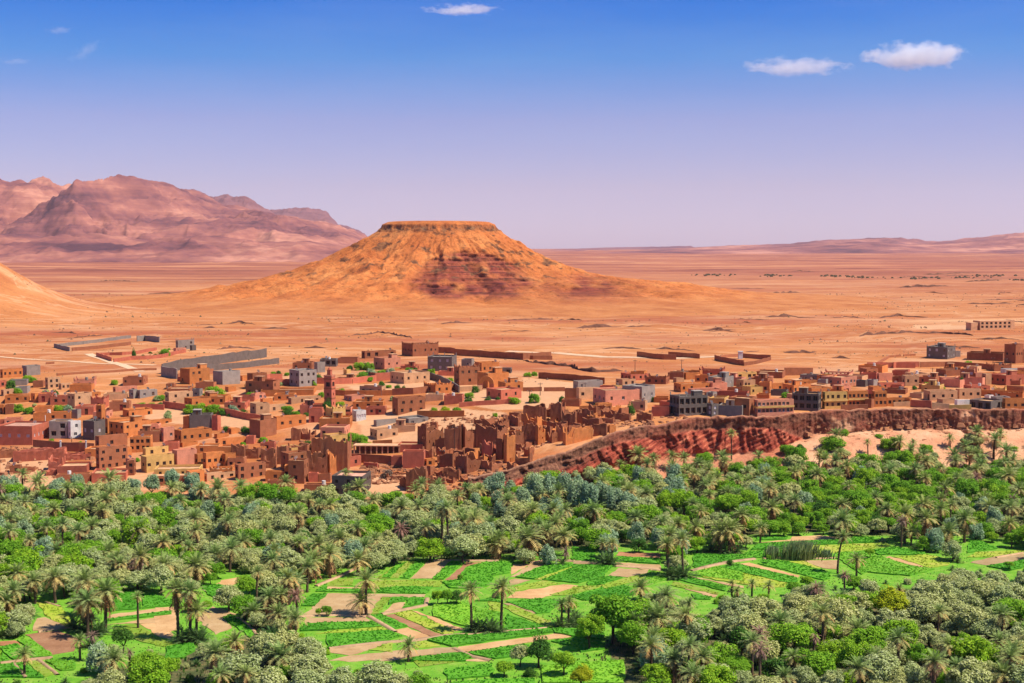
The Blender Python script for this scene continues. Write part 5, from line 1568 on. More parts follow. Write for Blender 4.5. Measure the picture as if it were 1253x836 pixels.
# ---- date palms
FC = [(.22, .30, .075), (.29, .34, .10), (.37, .36, .12), (.48, .37, .125), (.56, .35, .125), (.46, .24, .105)]
def frond_arrays(g, az, elev, ln, droop, col, width=.17, ns=11):
    t = np.linspace(0, 1, ns + 1); e = elev - droop * t ** 1.25; seg = ln / ns
    dr = np.cumsum(np.concatenate([[0], np.cos(e[:-1]) * seg])); dz = np.cumsum(np.concatenate([[0], np.sin(e[:-1]) * seg]))
    c, s = math.cos(az), math.sin(az); P = np.stack([dr * c, dr * s, dz], -1)
    fw = np.stack([np.cos(e) * c, np.cos(e) * s, np.sin(e)], -1); side = np.array([-s, c, 0.0]); upv = np.cross(fw, side) * -1
    V, K = [], []
    shp = np.sin(np.pi * np.clip(t * .86 + .12, 0, 1)) ** .6
    for i in range(1, ns + 1):
        for sg in (-1, 1):
            ll = width * 2.0 * shp[i] * ln * g.uniform(.8, 1.15); tip = P[i] + (side * sg * .72 + fw[i] * .62 + np.array([0, 0, g.uniform(-.32, .12)])) * ll
            w = seg * .46
            V += [P[i] - fw[i] * w, P[i] + fw[i] * w, tip]; K += [col * g.uniform(.8, 1.2)] * 3
    for i in range(ns):                                   # midrib
        wd = .012 * ln * (1 - t[i] * .6)
        V += [P[i] - side * wd, P[i] + side * wd, P[i + 1]]; K += [col * 1.1] * 3
    return V, K
def palm_crown(seed, n=36, dead=9, shag=0.0):
    g = np.random.default_rng(seed); V, K = [], []; Vd, Kd = [], []
    for i in range(n):
        f = i / (n - 1); az = i * 2.39996 + g.normal(0, .15)
        el = R(84) - f ** .9 * R(102) + g.normal(0, .10); ln = (.80 + .30 * math.sin(min(1, f * 1.5) * 1.57)) * g.uniform(.88, 1.1)
        ci = f ** 2.0 * 4.3; a = int(ci); col = np.array(FC[a]) * (1 - ci + a) + np.array(FC[min(5, a + 1)]) * (ci - a)
        if n == 34 and dead == 2: col = np.array((.10, .17, .045)) * (1 - .3 * f)
        v, k = frond_arrays(g, az, el, ln, R(30) + f * R(34), col, .14); V += v; K += k
    for i in range(dead):
        az = i * 2.39996 + g.normal(0, .3); el = R(-32) - g.uniform(0, 1) * R(45); ln = g.uniform(.55, .95) * (1 + shag * .4)
        c = np.array(FC[5]) * g.uniform(.55, 1.05) * np.array([1, .95, .92]); v, k = frond_arrays(g, az, el, ln, R(30), c, .10, 8)
        Vd += [np.array(q) + np.array([0, 0, -.05 - .12 * g.uniform()]) for q in v]; Kd += k
    A = mesh('crown', np.array(V), np.arange(len(V)).reshape(-1, 3), M_PALM, attrs={'col': np.clip(np.array(K), 0, 1)})
    B = mesh('dead_fronds', np.array(Vd), np.arange(len(Vd)).reshape(-1, 3), M_PALM, attrs={'col': np.clip(np.array(Kd), 0, 1)})
    return A, B
PALM = [palm_crown(600 + i) for i in range(5)]; SHAG = [palm_crown(640 + i, 40, 26, .4) for i in range(3)]
YPALM = [palm_crown(660 + i, 34, 2) for i in range(3)]
DRYP = []
for i in range(2):
    g = np.random.default_rng(680 + i); V, K = [], []
    for j in range(34):
        f = j / 33; v, k = frond_arrays(g, j * 2.4, R(70) - f * R(120), g.uniform(.7, 1.0), R(60), np.array((.30, .17, .12)) * g.uniform(.7, 1.2), .11); V += v; K += k
    DRYP.append(mesh('crown', np.array(V), np.arange(len(V)).reshape(-1, 3), M_PALM, attrs={'col': np.clip(np.array(K), 0, 1)}))
def palm_trunk(seed, lean):
    """unit height trunk, radius in metres, with the rough rings of cut frond bases"""
    q = random.Random(seed); n, m = 22, 8; V = []
    for j in range(n + 1):
        t = j / n; r = .23 * (1.25 - .35 * t) * (1.10 if j % 2 else .92) * (1.5 if t > .93 else 1); x = lean * t * t; y = lean * .4 * math.sin(t * 2.2)
        for i in range(m): a = 2 * math.pi * i / m + (.4 if j % 2 else 0); V.append((x + r * math.cos(a) * q.uniform(.92, 1.08), y + r * math.sin(a), t * 1.0 - (.05 if j == 0 else 0)))
    return mesh('trunk', np.array(V), grid_faces(n + 1, m, True), M_PBARK), (lean, lean * .4 * math.sin(2.2))
PTR = [palm_trunk(i, l) for i, l in enumerate((0.0, .25, -.3, .5))]; PTL = palm_trunk(9, 1.3)
# one frond at a time for the palms that stand free in the fields
FROND = []
for i in range(8):
    g = np.random.default_rng(700 + i); f = i / 7; ci = f ** 1.3 * 4.3; a = int(ci); col = np.array(FC[a]) * (1 - ci + a) + np.array(FC[min(5, a + 1)]) * (ci - a)
    v, k = frond_arrays(g, 0, R(80) - f * R(98), .8 + .3 * math.sin(min(1, f * 1.5) * 1.57), R(30) + f * R(34), col, .14)
    FROND.append(mesh('frond', np.array(v), np.arange(len(v)).reshape(-1, 3), M_PALM, attrs={'col': np.clip(np.array(k), 0, 1)}))
_hb = MB(); _A = [2 * math.pi * i / 8 for i in range(8)]
_hb.add([(.09 * math.cos(t), .09 * math.sin(t), -.12) for t in _A] + [(.11 * math.cos(t), .11 * math.sin(t), .02) for t in _A] + [(.03 * math.cos(t), .03 * math.sin(t), .16) for t in _A], [(i, (i + 1) % 8, 8 + (i + 1) % 8, 8 + i) for i in range(8)] + [(8 + i, 8 + (i + 1) % 8, 16 + (i + 1) % 8, 16 + i) for i in range(8)] + [tuple(range(16, 24))])
HEART = _hb.me('crown', [M_PBARK])
pr = random.Random(21); PLANTS = []
def palm(x, y, z, h, r, kind='n', name='date_palm'):
    rz = pr.uniform(0, 6.28) if kind != 'L' else 0; root = empty(name, (x, y, z), rz)
    if kind == 'y':                                     # young palm: fronds from the ground
        link('crown', pr.choice(YPALM)[0], root, (0, 0, .15), None, (r, r, r * 1.1)); return root
    tm, tp = PTL if kind == 'L' else pr.choice(PTR if h > 4 else PTR[:2])
    k = h / 9; tx, ty = tp[0] * k, tp[1] * k; rt = min(1.5, max(.8, r / 2.6))
    link('trunk', tm, root, None, None, (k if kind == 'L' else rt, rt, h))
    tx, ty = tp[0] * (k if kind == 'L' else rt), tp[1] * rt
    if kind == 'F':
        cr = link('crown', HEART, root, (tx, ty, h), None, (r, r, r))
        for i in range(40): link('frond', FROND[min(7, int(i / 40 * 8))], cr, None, (pr.gauss(0, .05), pr.gauss(0, .05), i * 2.39996 + pr.gauss(0, .15)), (pr.uniform(.9, 1.08),) * 3)
        link('dead_fronds', pr.choice(PALM)[1], root, (tx, ty, h), None, (r * .85, r * .85, r))
        return root
    if kind == 'd': link('crown', pr.choice(DRYP), root, (tx, ty, h), None, (r, r, r)); return root
    A, B = pr.choice(SHAG if kind == 's' else PALM)
    link('crown', A, root, (tx, ty, h), (pr.gauss(0, .06), pr.gauss(0, .06), pr.uniform(0, 6)), (r, r, r * pr.uniform(.9, 1.1)))
    link('dead_fronds', B, root, (tx, ty, h), None, (r * .9, r * .9, r * (1.5 if kind == 's' else 1.0)))
    return root
def tree(kind, x, y, z, r, hs=1.0, name=None, trunk=True, low=.55):
    nm = name or dict(olive='olive_tree', green='broadleaf_tree', dark='broadleaf_tree', teal='tamarisk_tree', lime='mulberry_tree', dry='dry_tree')[kind]
    root = empty(nm, (x, y, z), pr.uniform(0, 6.28))
    if trunk: link('trunk', pr.choice(TRUNK), root, None, None, (r, r, r))
    link('crown', pr.choice(CROWN[kind]), root, (0, 0, r * (low + .58 * hs) if trunk else r * .42 * hs), (0, 0, pr.uniform(0, 6)), (r * pr.uniform(.92, 1.08), r * pr.uniform(.92, 1.08), r * hs))
    return root
OCC = []                                               # (x, y, radius) of what stands already
SKIP = {}
# hand placed palms:  column of crown, row of crown, row of base, crown radius (px), kind
PALMS = '''
500 790 810 13 F|lone short palm on the bare field path
442 735 754 15 F|lower palm of the pair by the bare plot
448 710 753 16 F|taller palm of the pair by the bare plot
438 685 704 15 F|wide palm at the upper left corner of the fields
577 722 772 14 F|grey green palm leaning from the clump in the middle fields
613 718 772 15 F|tall bare trunked palm in the middle fields
588 752 773 14 y
601 758 774 15 y
612 765 775 9 y
580 760 772 11 y
687 738 766 10 n
696 736 766 9 n
706 750 764 11 y
684 755 768 11 y
698 756 767 10 y
817 665 706 12 F|left palm of the twin clump above the fields
836 660 706 12 F|right palm of the twin clump above the fields
820 690 707 13 y
838 686 707 14 y
830 696 708 12 y
736 664 688 9 n
749 664 688 9 n
741 678 691 14 y
748 680 691 11 y
784 719 735 14 F|spreading short palm before the right fields
893 685 693 6 y
896 713 738 6 n
902 722 738 7 n
805 755 792 20 s|large yellowish palm among the near olives
842 737 752 9 n
880 650 676 16 s|left palm of the dark round clump above the fields
893 648 676 16 s|right palm of the dark round clump above the fields
886 662 677 12 y
870 660 675 10 y
902 662 676 10 y
1030 656 702 10 L|tall leaning palm in the right fields
1048 684 706 11 F|lone palm beside the right fields
1033 703 731 10 d
1004 722 738 13 n
1030 636 660 15 s
954 760 790 17 s|big yellow brown palm among the near olives
998 746 768 11 n
940 716 732 8 n
920 714 730 7 n
1107 628 665 13 s
1132 634 668 13 s
1115 650 668 10 n
1160 650 672 14 s
1180 634 664 13 s
1163 617 650 9 n
1130 617 650 12 s
1150 622 660 11 n
1142 660 670 7 y
1122 664 671 7 y
1168 677 684 8 d
1147 748 782 12 n|palm on a dark trunk in the silvery olive grove
995 780 812 9 d
1051 772 796 18 s|half yellow palm with wide fronds near the bottom
1072 806 838 17 s
1240 798 832 18 s
1222 782 812 12 n
970 803 830 12 n
960 827 850 13 s
1142 820 848 15 d
1170 813 840 12 n
107 710 772 17 s
129 722 772 17 s
107 737 773 17 s|shaggy skirted palm of the big left clump
90 750 770 16 y
122 760 776 15 y
106 756 774 15 y
68 707 738 15 F|single palm left of the big shaggy clump
169 729 769 7 n|thin tall palm on the left bare strip
98 783 808 10 n
115 778 810 10 d
137 806 836 18 s
159 797 832 8 d
17 722 748 14 n
8 735 752 12 s
35 742 755 12 y
218 720 782 15 s
233 722 783 15 s|palm on top of the tall dark clump at the left
240 746 784 15 n
226 762 786 16 y
246 764 786 16 y
236 756 785 14 y
314 699 733 9 n
329 730 758 14 s
344 728 756 13 n
364 728 755 14 d
354 706 740 13 s
376 693 725 13 n
311 747 765 13 n
357 752 770 13 s
340 750 770 12 s
332 764 778 11 y
290 783 818 14 s
262 797 834 18 s
302 822 850 12 n
201 690 715 16 n
241 692 716 17 s
190 700 716 12 y
297 662 682 14 n
325 645 665 10 s
367 663 688 12 n
390 665 690 13 s
77 641 676 11 n
37 660 692 9 n
243 648 676 12 n
203 663 680 8 n
181 637 655 10 n
281 637 655 12 s
270 598 626 14 s|large dark palm at the foot of the village
85 597 622 11 n
45 590 614 11 n
132 586 610 13 s
65 622 642 12 n
42 625 640 10 n
151 613 632 10 n
245 598 618 10 n
365 612 630 10 n
330 655 672 10 s
55 665 685 10 n
69 663 685 8 n
549 621 671 13 n|taller palm of the pair behind the fields
541 628 670 12 n|left palm of the pair behind the fields
582 634 655 14 n
565 638 660 13 n
491 620 642 13 s
457 612 630 11 n
424 578 603 7 n
426 597 612 7 n
647 657 684 18 s|big dark palm at the top edge of the fields
634 662 683 12 y
692 654 680 15 n
692 675 686 9 d
724 623 650 16 n
681 612 634 10 n
662 604 625 9 n
654 625 650 14 n
793 604 626 12 n
772 597 624 8 n
810 640 660 13 n
778 556 580 12 s|big dark palm against the red cliff
823 558 580 9 n
837 560 580 8 n
895 530 566 7 n|tall palm in front of the red cliff
791 608 625 8 n
849 580 600 9 n
801 560 582 8 s
867 574 596 9 n
930 558 578 8 n
868 605 624 9 n
915 604 624 9 n
1101 540 562 10 n
1089 549 565 9 y
1131 555 574 9 n
1216 538 565 12 n
1183 546 568 10 n
1197 556 578 12 n
1168 558 578 12 s
1231 552 574 12 n
1234 581 602 14 n
1091 572 592 9 n
1039 594 620 8 n
1131 584 602 9 n
1022 563 584 10 s
1002 555 574 8 n
1062 541 560 5 n
1117 541 560 6 n
956 610 630 9 n
1151 610 630 9 n
941 578 598 9 n
976 574 594 9 n
712 600 622 8 n
560 606 626 9 n
830 640 660 10 s
30 800 826 12 n
1100 720 735 8 n
1060 716 728 8 n
1210 620 642 12 s
1236 640 662 10 n
'''
def base_scale(g): return F / (g[1] * ct - (g[2] - CAM_Z) * st)
for ln in PALMS.strip().splitlines():
    d_, _, lab = ln.partition('|'); w = d_.split(); cx, cy, by, r = map(float, w[:4]); kd = w[4]
    xb = cx if kd != 'L' else cx - 5
    g = ground(xb, by); s = base_scale(g); h = max(1.2, (by - cy) / s / ct); rr = 1.18 * r / s
    if kd == 'y': rr = r / s * 1.35; g = ground(xb, by)
    o = palm(g[0], g[1], g[2] - .05, h, rr * (1.0 if kd != 's' else 1.05), kind=kd, name='young_palm' if kd == 'y' else 'date_palm')
    OCC.append((g[0], g[1], rr * (.75 if kd != 'y' else .6)))
    ds = dict(n='green date palm', s='shaggy skirted date palm', y='stemless young palm', d='dried pinkish date palm', F='date palm', L='tall leaning date palm')[kd]
    if kd == 'n': ds = ('tall ' if h > 7 else 'short ' if h < 4.5 else '') + ds
    note(o, lab or ds, 'palm tree', 'date palms of the oasis', cx, cy, bool(lab))
# hand placed broadleaf trees and bushes: kind column row(of crown centre) base row radius(px) height ratio
TREES = '''
green 750 752 788 33 1.0|big round green tree at the lower edge of the fields
green 722 768 795 20 1.0
green 775 778 800 22 .95
dark 659 795 817 19 1.1|dark green bushy tree in the near plots
olive 636 800 816 13 1.1
green 617 816 828 13 .7
green 690 808 828 16 1.0
lime 712 826 845 17 .8
green 535 729 740 9 1.0
green 547 728 740 9 1.1
dark 558 730 740 10 1.0
green 400 746 754 8 .9
green 390 748 754 5 .9
green 563 706 711 4 1.1
lime 1091 737 764 25 .85|bright yellow green tree in the silvery olive grove
green 1103 775 802 27 .9
green 1029 742 768 21 .9
green 1120 800 822 16 1.0
green 1046 802 832 25 .95
dark 907 782 804 19 1.0
green 902 817 836 16 .8
green 1210 822 842 18 .8
green 1187 728 740 10 .5
olive 280 730 748 18 .9
green 301 716 740 14 1.2
green 258 706 716 9 .9
olive 325 795 820 25 .95
olive 350 790 812 24 .9
olive 378 795 816 20 .9
olive 330 835 850 28 .8
olive 375 838 852 28 .75
olive 420 832 850 24 .8
olive 460 828 848 26 .8
olive 490 838 856 20 .8
dry 164 692 710 14 1.0|pinkish dry bare tree among the left olives
dry 473 571 584 9 .8
green 987 711 724 10 .8
green 970 718 730 9 .9
green 940 682 690 4 1.0
dark 893 688 693 5 .9
green 1064 675 684 7 .8
green 1235 690 698 6 .6
green 327 604 626 18 1.0
green 305 606 626 15 1.0
green 352 606 626 14 .9
green 635 604 624 14 .9
teal 608 592 616 12 1.1
teal 655 598 624 14 1.25
teal 672 598 622 14 1.3
teal 690 596 622 13 1.3
teal 706 606 632 14 1.25
teal 722 608 634 14 1.3
teal 738 606 632 13 1.3
teal 752 612 636 12 1.2
teal 640 610 634 12 1.1
teal 768 616 638 13 1.1
teal 210 586 606 12 1.0
teal 236 590 608 11 1.0
teal 186 592 610 12 .9
green 180 808 832 20 .8
green 205 815 836 18 .8
dark 150 778 800 15 .9
green 262 480 487 14 .75
dark 1003 475 480 4 .8
green 653 484 493 8 1.0
dark 688 486 492 5 1.0
dark 772 494 508 6 1.6
green 431 530 540 9 .9
green 443 532 543 9 .9
green 448 540 549 8 .8
green 325 521 531 9 .7
dark 352 500 508 6 .9
green 306 481 486 7 .6
green 173 495 499 7 .6
green 186 494 499 7 .7
dark 196 493 498 5 .8
green 232 498 506 9 .8
green 246 496 506 10 .8
green 262 497 506 10 .8
green 275 500 507 9 .7
dark 273 502 508 6 .8
teal 286 501 508 8 .8
dark 298 503 509 6 .9
dark 262 512 514 4 .6
green 202 430 436 8 .8
dark 164 431 437 3 2.2
dark 190 432 437 4 .7
dark 175 433 437 3 .7
dark 184 432 437 3 .7
green 197 484 490 6 .8
dark 13 468 477 8 1.0
green 33 459 466 7 .7
green 40 462 468 6 .7
green 22 476 482 7 .7
green 102 489 494 8 .7
green 22 497 504 9 .7
green 35 500 506 7 .8
green 72 498 503 8 .6
teal 84 499 504 8 .6
green 63 537 541 4 .8
green 335 455 459 4 .8
dark 341 453 459 4 .9
green 351 456 460 4 .8
green 362 502 508 7 .5
dark 375 504 509 6 .5
dark 447 447 452 6 .9
green 440 446 453 8 .9
green 452 447 453 7 .9
dark 428 448 453 5 .8
green 444 457 465 9 .8
teal 455 458 465 9 .8
green 466 456 464 9 .8
teal 477 457 464 9 .8
green 450 462 467 7 .7
dark 467 469 473 5 .9
green 475 471 475 5 .6
green 393 482 486 5 .9
green 352 499 503 8 .6
green 416 494 499 7 .8
green 418 476 480 5 .7
green 487 451 456 6 .8
green 500 451 456 6 .8
dark 508 450 455 4 .9
green 528 453 459 6 .9
green 551 463 468 5 .8
dark 486 472 476 4 .9
dark 494 473 476 3 .9
green 590 461 466 6 .8
green 598 463 468 6 .8
dark 606 465 470 5 .9
green 574 482 487 7 .7
green 560 484 488 6 .7
dark 573 490 494 6 .9
dark 597 488 494 6 .9
dark 609 489 494 5 1.1
green 629 489 494 8 .7
green 531 499 505 6 .7
lime 545 499 505 7 .7
green 559 499 505 7 .7
green 606 506 510 4 .8
green 731 493 497 4 .9
green 646 457 461 6 .6
green 654 456 460 5 .7
dark 800 462 467 6 .8
green 1153 472 477 4 .8
green 1134 469 473 5 .7
green 1168 464 470 5 .8
dark 1119 472 477 4 .9
green 1033 525 533 7 .8
green 1075 530 536 7 .5
green 1018 533 537 5 .6
green 1185 446 449 6 .8
dark 300 524 530 7 .8
dark 316 524 531 7 1.0
green 269 571 574 4 .6
green 310 524 530 8 .6
'''
ADJ = dict(green='green', dark='dark green', olive='silvery olive', teal='blue grey tamarisk', lime='lime green', dry='dry leafless')
for ln in TREES.strip().splitlines():
    d_, _, lab = ln.partition('|'); w = d_.split(); kd = w[0]; cx, cy, by, r, hs = map(float, w[1:6])
    g = ground(cx, by); s = base_scale(g); rr = r / s; up = (by - cy) / s
    bush = up < rr * hs * (.9 if g[2] < 1 else 2.2)
    if bush: o = tree(kd, g[0], g[1], g[2] - .1, rr, hs * 1.25, name='shrub', trunk=False)
    else: o = tree(kd, g[0], g[1], g[2] - .05, rr, hs, low=max(.1, up / rr - .58 * hs))
    OCC.append((g[0], g[1], rr * .7))
    note(o, lab or (ADJ[kd] + (' shrub' if bush else '' if kd == 'olive' else ' tree') + (' tree' if kd == 'olive' and not bush else '')), 'shrub' if bush else 'tree', 'shrubs' if bush else 'trees of the oasis', cx, cy, bool(lab))
sr = random.Random(90); ns = 0
for _ in range(600):
    px, py = sr.uniform(0, 1250), sr.uniform(452, 590)
    if not (bool(inpoly(px, py, TOWN_A)) or bool(inpoly(px, py, TOWN_B))): continue
    g = ground(px, py)
    if any(math.hypot(g[0] - q[0], g[1] - q[1]) < q[2] * .55 + 1.5 for q in BUILT): continue
    r = sr.uniform(.7, 1.9); kd = sr.choice(['green', 'green', 'dark', 'olive']); o = tree(kd, g[0], g[1], g[2] - .1, r, sr.uniform(.8, 1.2), 'shrub', False)
    note(o, ('small ' if r < 1.2 else 'bushy ') + ADJ[kd] + ' town shrub', 'shrub', 'shrubs', px, py - 3); ns += 1
    if ns >= 60: break
# dark cypress like trees
for (cx, by, hp, wp, lab) in ((400.5, 508, 19, 6, 'dark bushy tree hugging the foot of the minaret'), (1175, 473.5, 13, 3, 'thin dark cypress between the right houses')):
    g = ground(cx, by - .5); s = base_scale(g); root = empty('cypress', (g[0], g[1] - 1.0, g[2])); link('trunk', TRUNK[0], root, None, None, (.8, .8, 1.2))
    link('crown', CROWN['dark'][0], root, (0, 0, hp / s * .52), None, (wp / s, wp / s, hp / s * .58)); note(root, lab, 'tree', None, cx, by - hp / 2, True)
# reeds
def reeds(cx, by, w, h, n, lab):
    g0 = ground(cx, by); s = base_scale(g0); W_, H_ = w / s, h / s; q = np.random.default_rng(int(cx)); V, K = [], []
    for i in range(n):
        x, y = q.normal(0, W_ * .28), q.normal(0, .9); hh = H_ * q.uniform(.6, 1.05); lx, ly = q.normal(.35, .25) * hh * .5, q.normal(0, .15) * hh
        a = q.uniform(0, 3.14); wd = .10; dx, dy = math.cos(a) * wd, math.sin(a) * wd
        m_ = (x + lx * .35, y + ly * .35, hh * .62); c = np.array((.16, .22, .07)) * q.uniform(.7, 1.3)
        V += [(x - dx, y - dy, 0), (x + dx, y + dy, 0), (m_[0] + dx, m_[1] + dy, m_[2]), (m_[0] - dx, m_[1] - dy, m_[2])]; V += [(m_[0] - dx, m_[1] - dy, m_[2]), (m_[0] + dx, m_[1] + dy, m_[2]), (x + lx + dx * .3, y + ly, hh), (x + lx - dx * .3, y + ly, hh)]
        K += [c] * 4 + [np.clip(c * 1.3 + .04, 0, 1)] * 4
    o = link('reed_clump', mesh('reed_clump', np.array(V), np.arange(len(V)).reshape(-1, 4), M_PALM, attrs={'col': np.array(K)}), loc=g0)
    OCC.append((g0[0], g0[1], W_ * .5)); note(o, lab, 'reeds', None, cx, by - h / 2, True)
reeds(977, 684, 30, 22, 900, 'broad pale green reed clump in the right fields'); reeds(944, 683, 13, 15, 350, 'small pale reed tuft left of the broad reed clump'); reeds(1010, 682, 14, 9, 200, 'low dark reed tuft right of the broad reed clump')

# ---- the groves: every tree by itself, spaced over the valley floor round the plots
def zone(px, py):
    """shares of (olive, green, dark, teal, palm, young, shaggy) for a spot seen at column PX, row PY"""
    if py > 722 and px > 860: return (.64, .20, .03, .0, .07, .04, .02)
    if px > 830 and py < 660:
        return (.15, .60, .05, .03, .09, .03, .05)
    if px > 560 and py < 700: return (.36, .24, .04, .16, .10, .04, .06)
    if py > 770: return (.42, .26, .04, .03, .12, .07, .06)
    if px < 120 and py > 620: return (.30, .42, .04, .03, .12, .04, .05)
    if 340 < px < 560 and py > 610: return (.62, .14, .03, .05, .09, .03, .04)
    if py < 640: return (.28, .32, .04, .10, .14, .06, .06)
    return (.48, .25, .03, .04, .11, .04, .05)
NAMES = ['olive', 'green', 'dark', 'teal', 'palm', 'young', 'shaggy']
plot_boxes = [(p, min(q[0] for q in p), max(q[0] for q in p), min(q[1] for q in p), max(q[1] for q in p)) for p in PLOT_PX]
def on_plot(px, py):
    return any(x0 - 1 <= px <= x1 + 1 and y0 - 1 <= py <= y1 + 1 and bool(inpoly(px, py, p)) for p, x0, x1, y0, y1 in plot_boxes)
gr = random.Random(33); cand = []
y = 218.0
while y < 470:
    step = 4.1 + (y - 218) * .0045
    x = -.40 * y
    while x < .40 * y:
        jx, jy = x + gr.uniform(-.45, .45) * step, y + gr.uniform(-.45, .45) * step
        x += step
        rgt_ = CW + F * jx / jy > 960
        if jy > float(edge_y(jx / jy)) + (14 if rgt_ else 5.0 if CW + F * jx / jy > 700 else 1.0): continue
        cand.append((jx, jy))
    y += step
gr.shuffle(cand)
cnt = dict.fromkeys(NAMES, 0); placed = []
OC = np.array(OCC); GROVE = []
for (x, y) in cand:
    gz = max(0.0, float(terrain(x, y))) if y > float(edge_y(x / y)) - 4 else 0.0
    px, py = project(x, y, gz)
    if px < -130 or px > 1390 or py > 905: continue
    aside = px < -35 or px > 1290
    kd = gr.choices(NAMES, zone(px, py))[0]
    s = F / y
    r = dict(olive=gr.choice((gr.uniform(1.6, 2.6), gr.uniform(2.4, 4.0))), green=gr.choice((gr.uniform(1.5, 2.5), gr.uniform(2.4, 4.3))), dark=gr.uniform(1.6, 2.8), teal=gr.uniform(2.0, 2.9), palm=gr.uniform(2.1, 2.9), young=gr.uniform(1.6, 2.4), shaggy=gr.uniform(2.4, 3.2))[kd]
    h = {'palm': gr.uniform(3.5, 7.0), 'shaggy': gr.uniform(3.0, 5.5), 'young': 1.5}.get(kd, r * 1.25)
    if np.any((OC[:, 0] - x) ** 2 + (OC[:, 1] - y) ** 2 < (OC[:, 2] + r * .4) ** 2): continue
    tries = [(px - r * s * .9, py - h * s * .5), (px + r * s * .9, py - h * s * .5), (px, py - h * s - r * s * .7), (px - r * s * .5, py - h * s - r * s * .3), (px + r * s * .5, py - h * s - r * s * .3), (px, py), (px - r * s * .6, py - .2 * r * s), (px + r * s * .6, py - .2 * r * s), (px, py - h * s * .6), (px, py - h * s - r * s * .3), (px - r * s * .6, py - h * s * .8), (px + r * s * .6, py - h * s * .8)]
    bad = any(on_plot(*q) for q in tries)
    if aside:
        kd = 'palm' if kd in ('young', 'shaggy') else 'green' if kd in ('dark', 'teal') else kd; bad = False
    if bad:                                              # a lower plant may still fit the gap
        if gr.random() < .5: continue
        r = gr.uniform(.7, 1.2); h = r; kd = gr.choice(['green', 'dark', 'young', 'olive'])
        tries = [(px, py), (px - r * s, py), (px + r * s, py), (px, py - 1.3 * r * s), (px - r * s * .8, py - r * s), (px + r * s * .8, py - r * s)]
        if any(on_plot(*q) for q in tries): continue
        o = palm(x, y, 0, 0, r, 'y', 'young_palm') if kd == 'young' else tree(kd, x, y, -.1, r, 1.0, 'shrub', False)
        note(o, 'small stemless young palm' if kd == 'young' else 'low ' + ADJ[kd] + ' shrub', 'palm tree' if kd == 'young' else 'shrub', 'shrubs' if kd != 'young' else 'date palms of the oasis', px, py - r * s * .5); continue
    dry = kd == 'palm' and gr.random() < .08
    hs = gr.uniform(.75, 1.0) if kd != 'teal' else gr.uniform(1.0, 1.3)
    GROVE.append((-1 if aside else s * r, kd, x, y, r, h, hs, gr.uniform(.1, .45), dry, px, py, s, gz))
GROVE.sort(key=lambda q: -q[0])
NAME_OF = dict(olive='olive_tree', green='broadleaf_tree', dark='broadleaf_tree', teal='tamarisk_tree', palm='date_palm', shaggy='date_palm', young='young_palm')
have = {}
for ob in bpy.data.objects:
    if ob.parent is None: k_ = ob.name.split('.')[0]; have[k_] = have.get(k_, 0) + 1
REST = {}
for (sc0, kd, x, y, r, h, hs, low, dry, px, py, s, gz) in GROVE:
    nm = NAME_OF[kd]
    if sc0 < 0 or have.get(nm, 0) >= 296: REST.setdefault(nm, []).append((kd, x, y, r, h, hs, low, dry, gz)); continue
    have[nm] = have.get(nm, 0) + 1
    if kd in ('palm', 'shaggy', 'young'):
        o = palm(x, y, gz, h, r, dict(palm='d' if dry else 'n', shaggy='s', young='y')[kd], nm)
        ds = dict(palm=('dried pinkish date palm' if dry else ('tall ' if h > 6 else 'short ' if h < 4.5 else '') + 'green date palm'), shaggy='shaggy skirted date palm', young='stemless young palm')[kd]
        note(o, ds, 'palm tree', 'date palms of the oasis', px, py - h * s)
    else:
        o = tree(kd, x, y, gz - .05, r, hs, low=low)
        sz = 'broad ' if r > 2.85 else 'small ' if r < 2.3 else ''
        note(o, sz + ADJ[kd] + ' tree', 'tree', 'trees of the oasis', px, py - r * s)
print('grove', have, {k: len(v) for k, v in REST.items()})
def combine(parts):
    """one template mesh out of (mesh, offset, scale) parts, materials and colours kept"""
    V, Fs, MI, K, mats = [], [], [], [], []
    for me_, off, sc_ in parts:
        n = len(me_.vertices); co = np.empty(n * 3, np.float32); me_.vertices.foreach_get('co', co)
        o = sum(len(v) for v in V); V.append(co.reshape(-1, 3) * np.array(sc_) + np.array(off)); mi = len(mats); mats.append(me_.materials[0])
        li = np.empty(len(me_.loops), np.int32); me_.loops.foreach_get('vertex_index', li); ls = np.empty(len(me_.polygons), np.int32); me_.polygons.foreach_get('loop_start', ls)
        Fs += [tuple(int(q) for q in f + o) for f in np.split(li, ls[1:])]; MI += [mi] * len(me_.polygons)
        if 'col' in me_.attributes:
            c = np.empty(n * 4, np.float32); me_.attributes['col'].data.foreach_get('color', c); K.append(c.reshape(-1, 4)[:, :3])
        else: K.append(np.ones((n, 3), np.float32))
    return mesh('template', np.vstack(V), Fs, mats, MI, attrs={'col': np.vstack(K)})
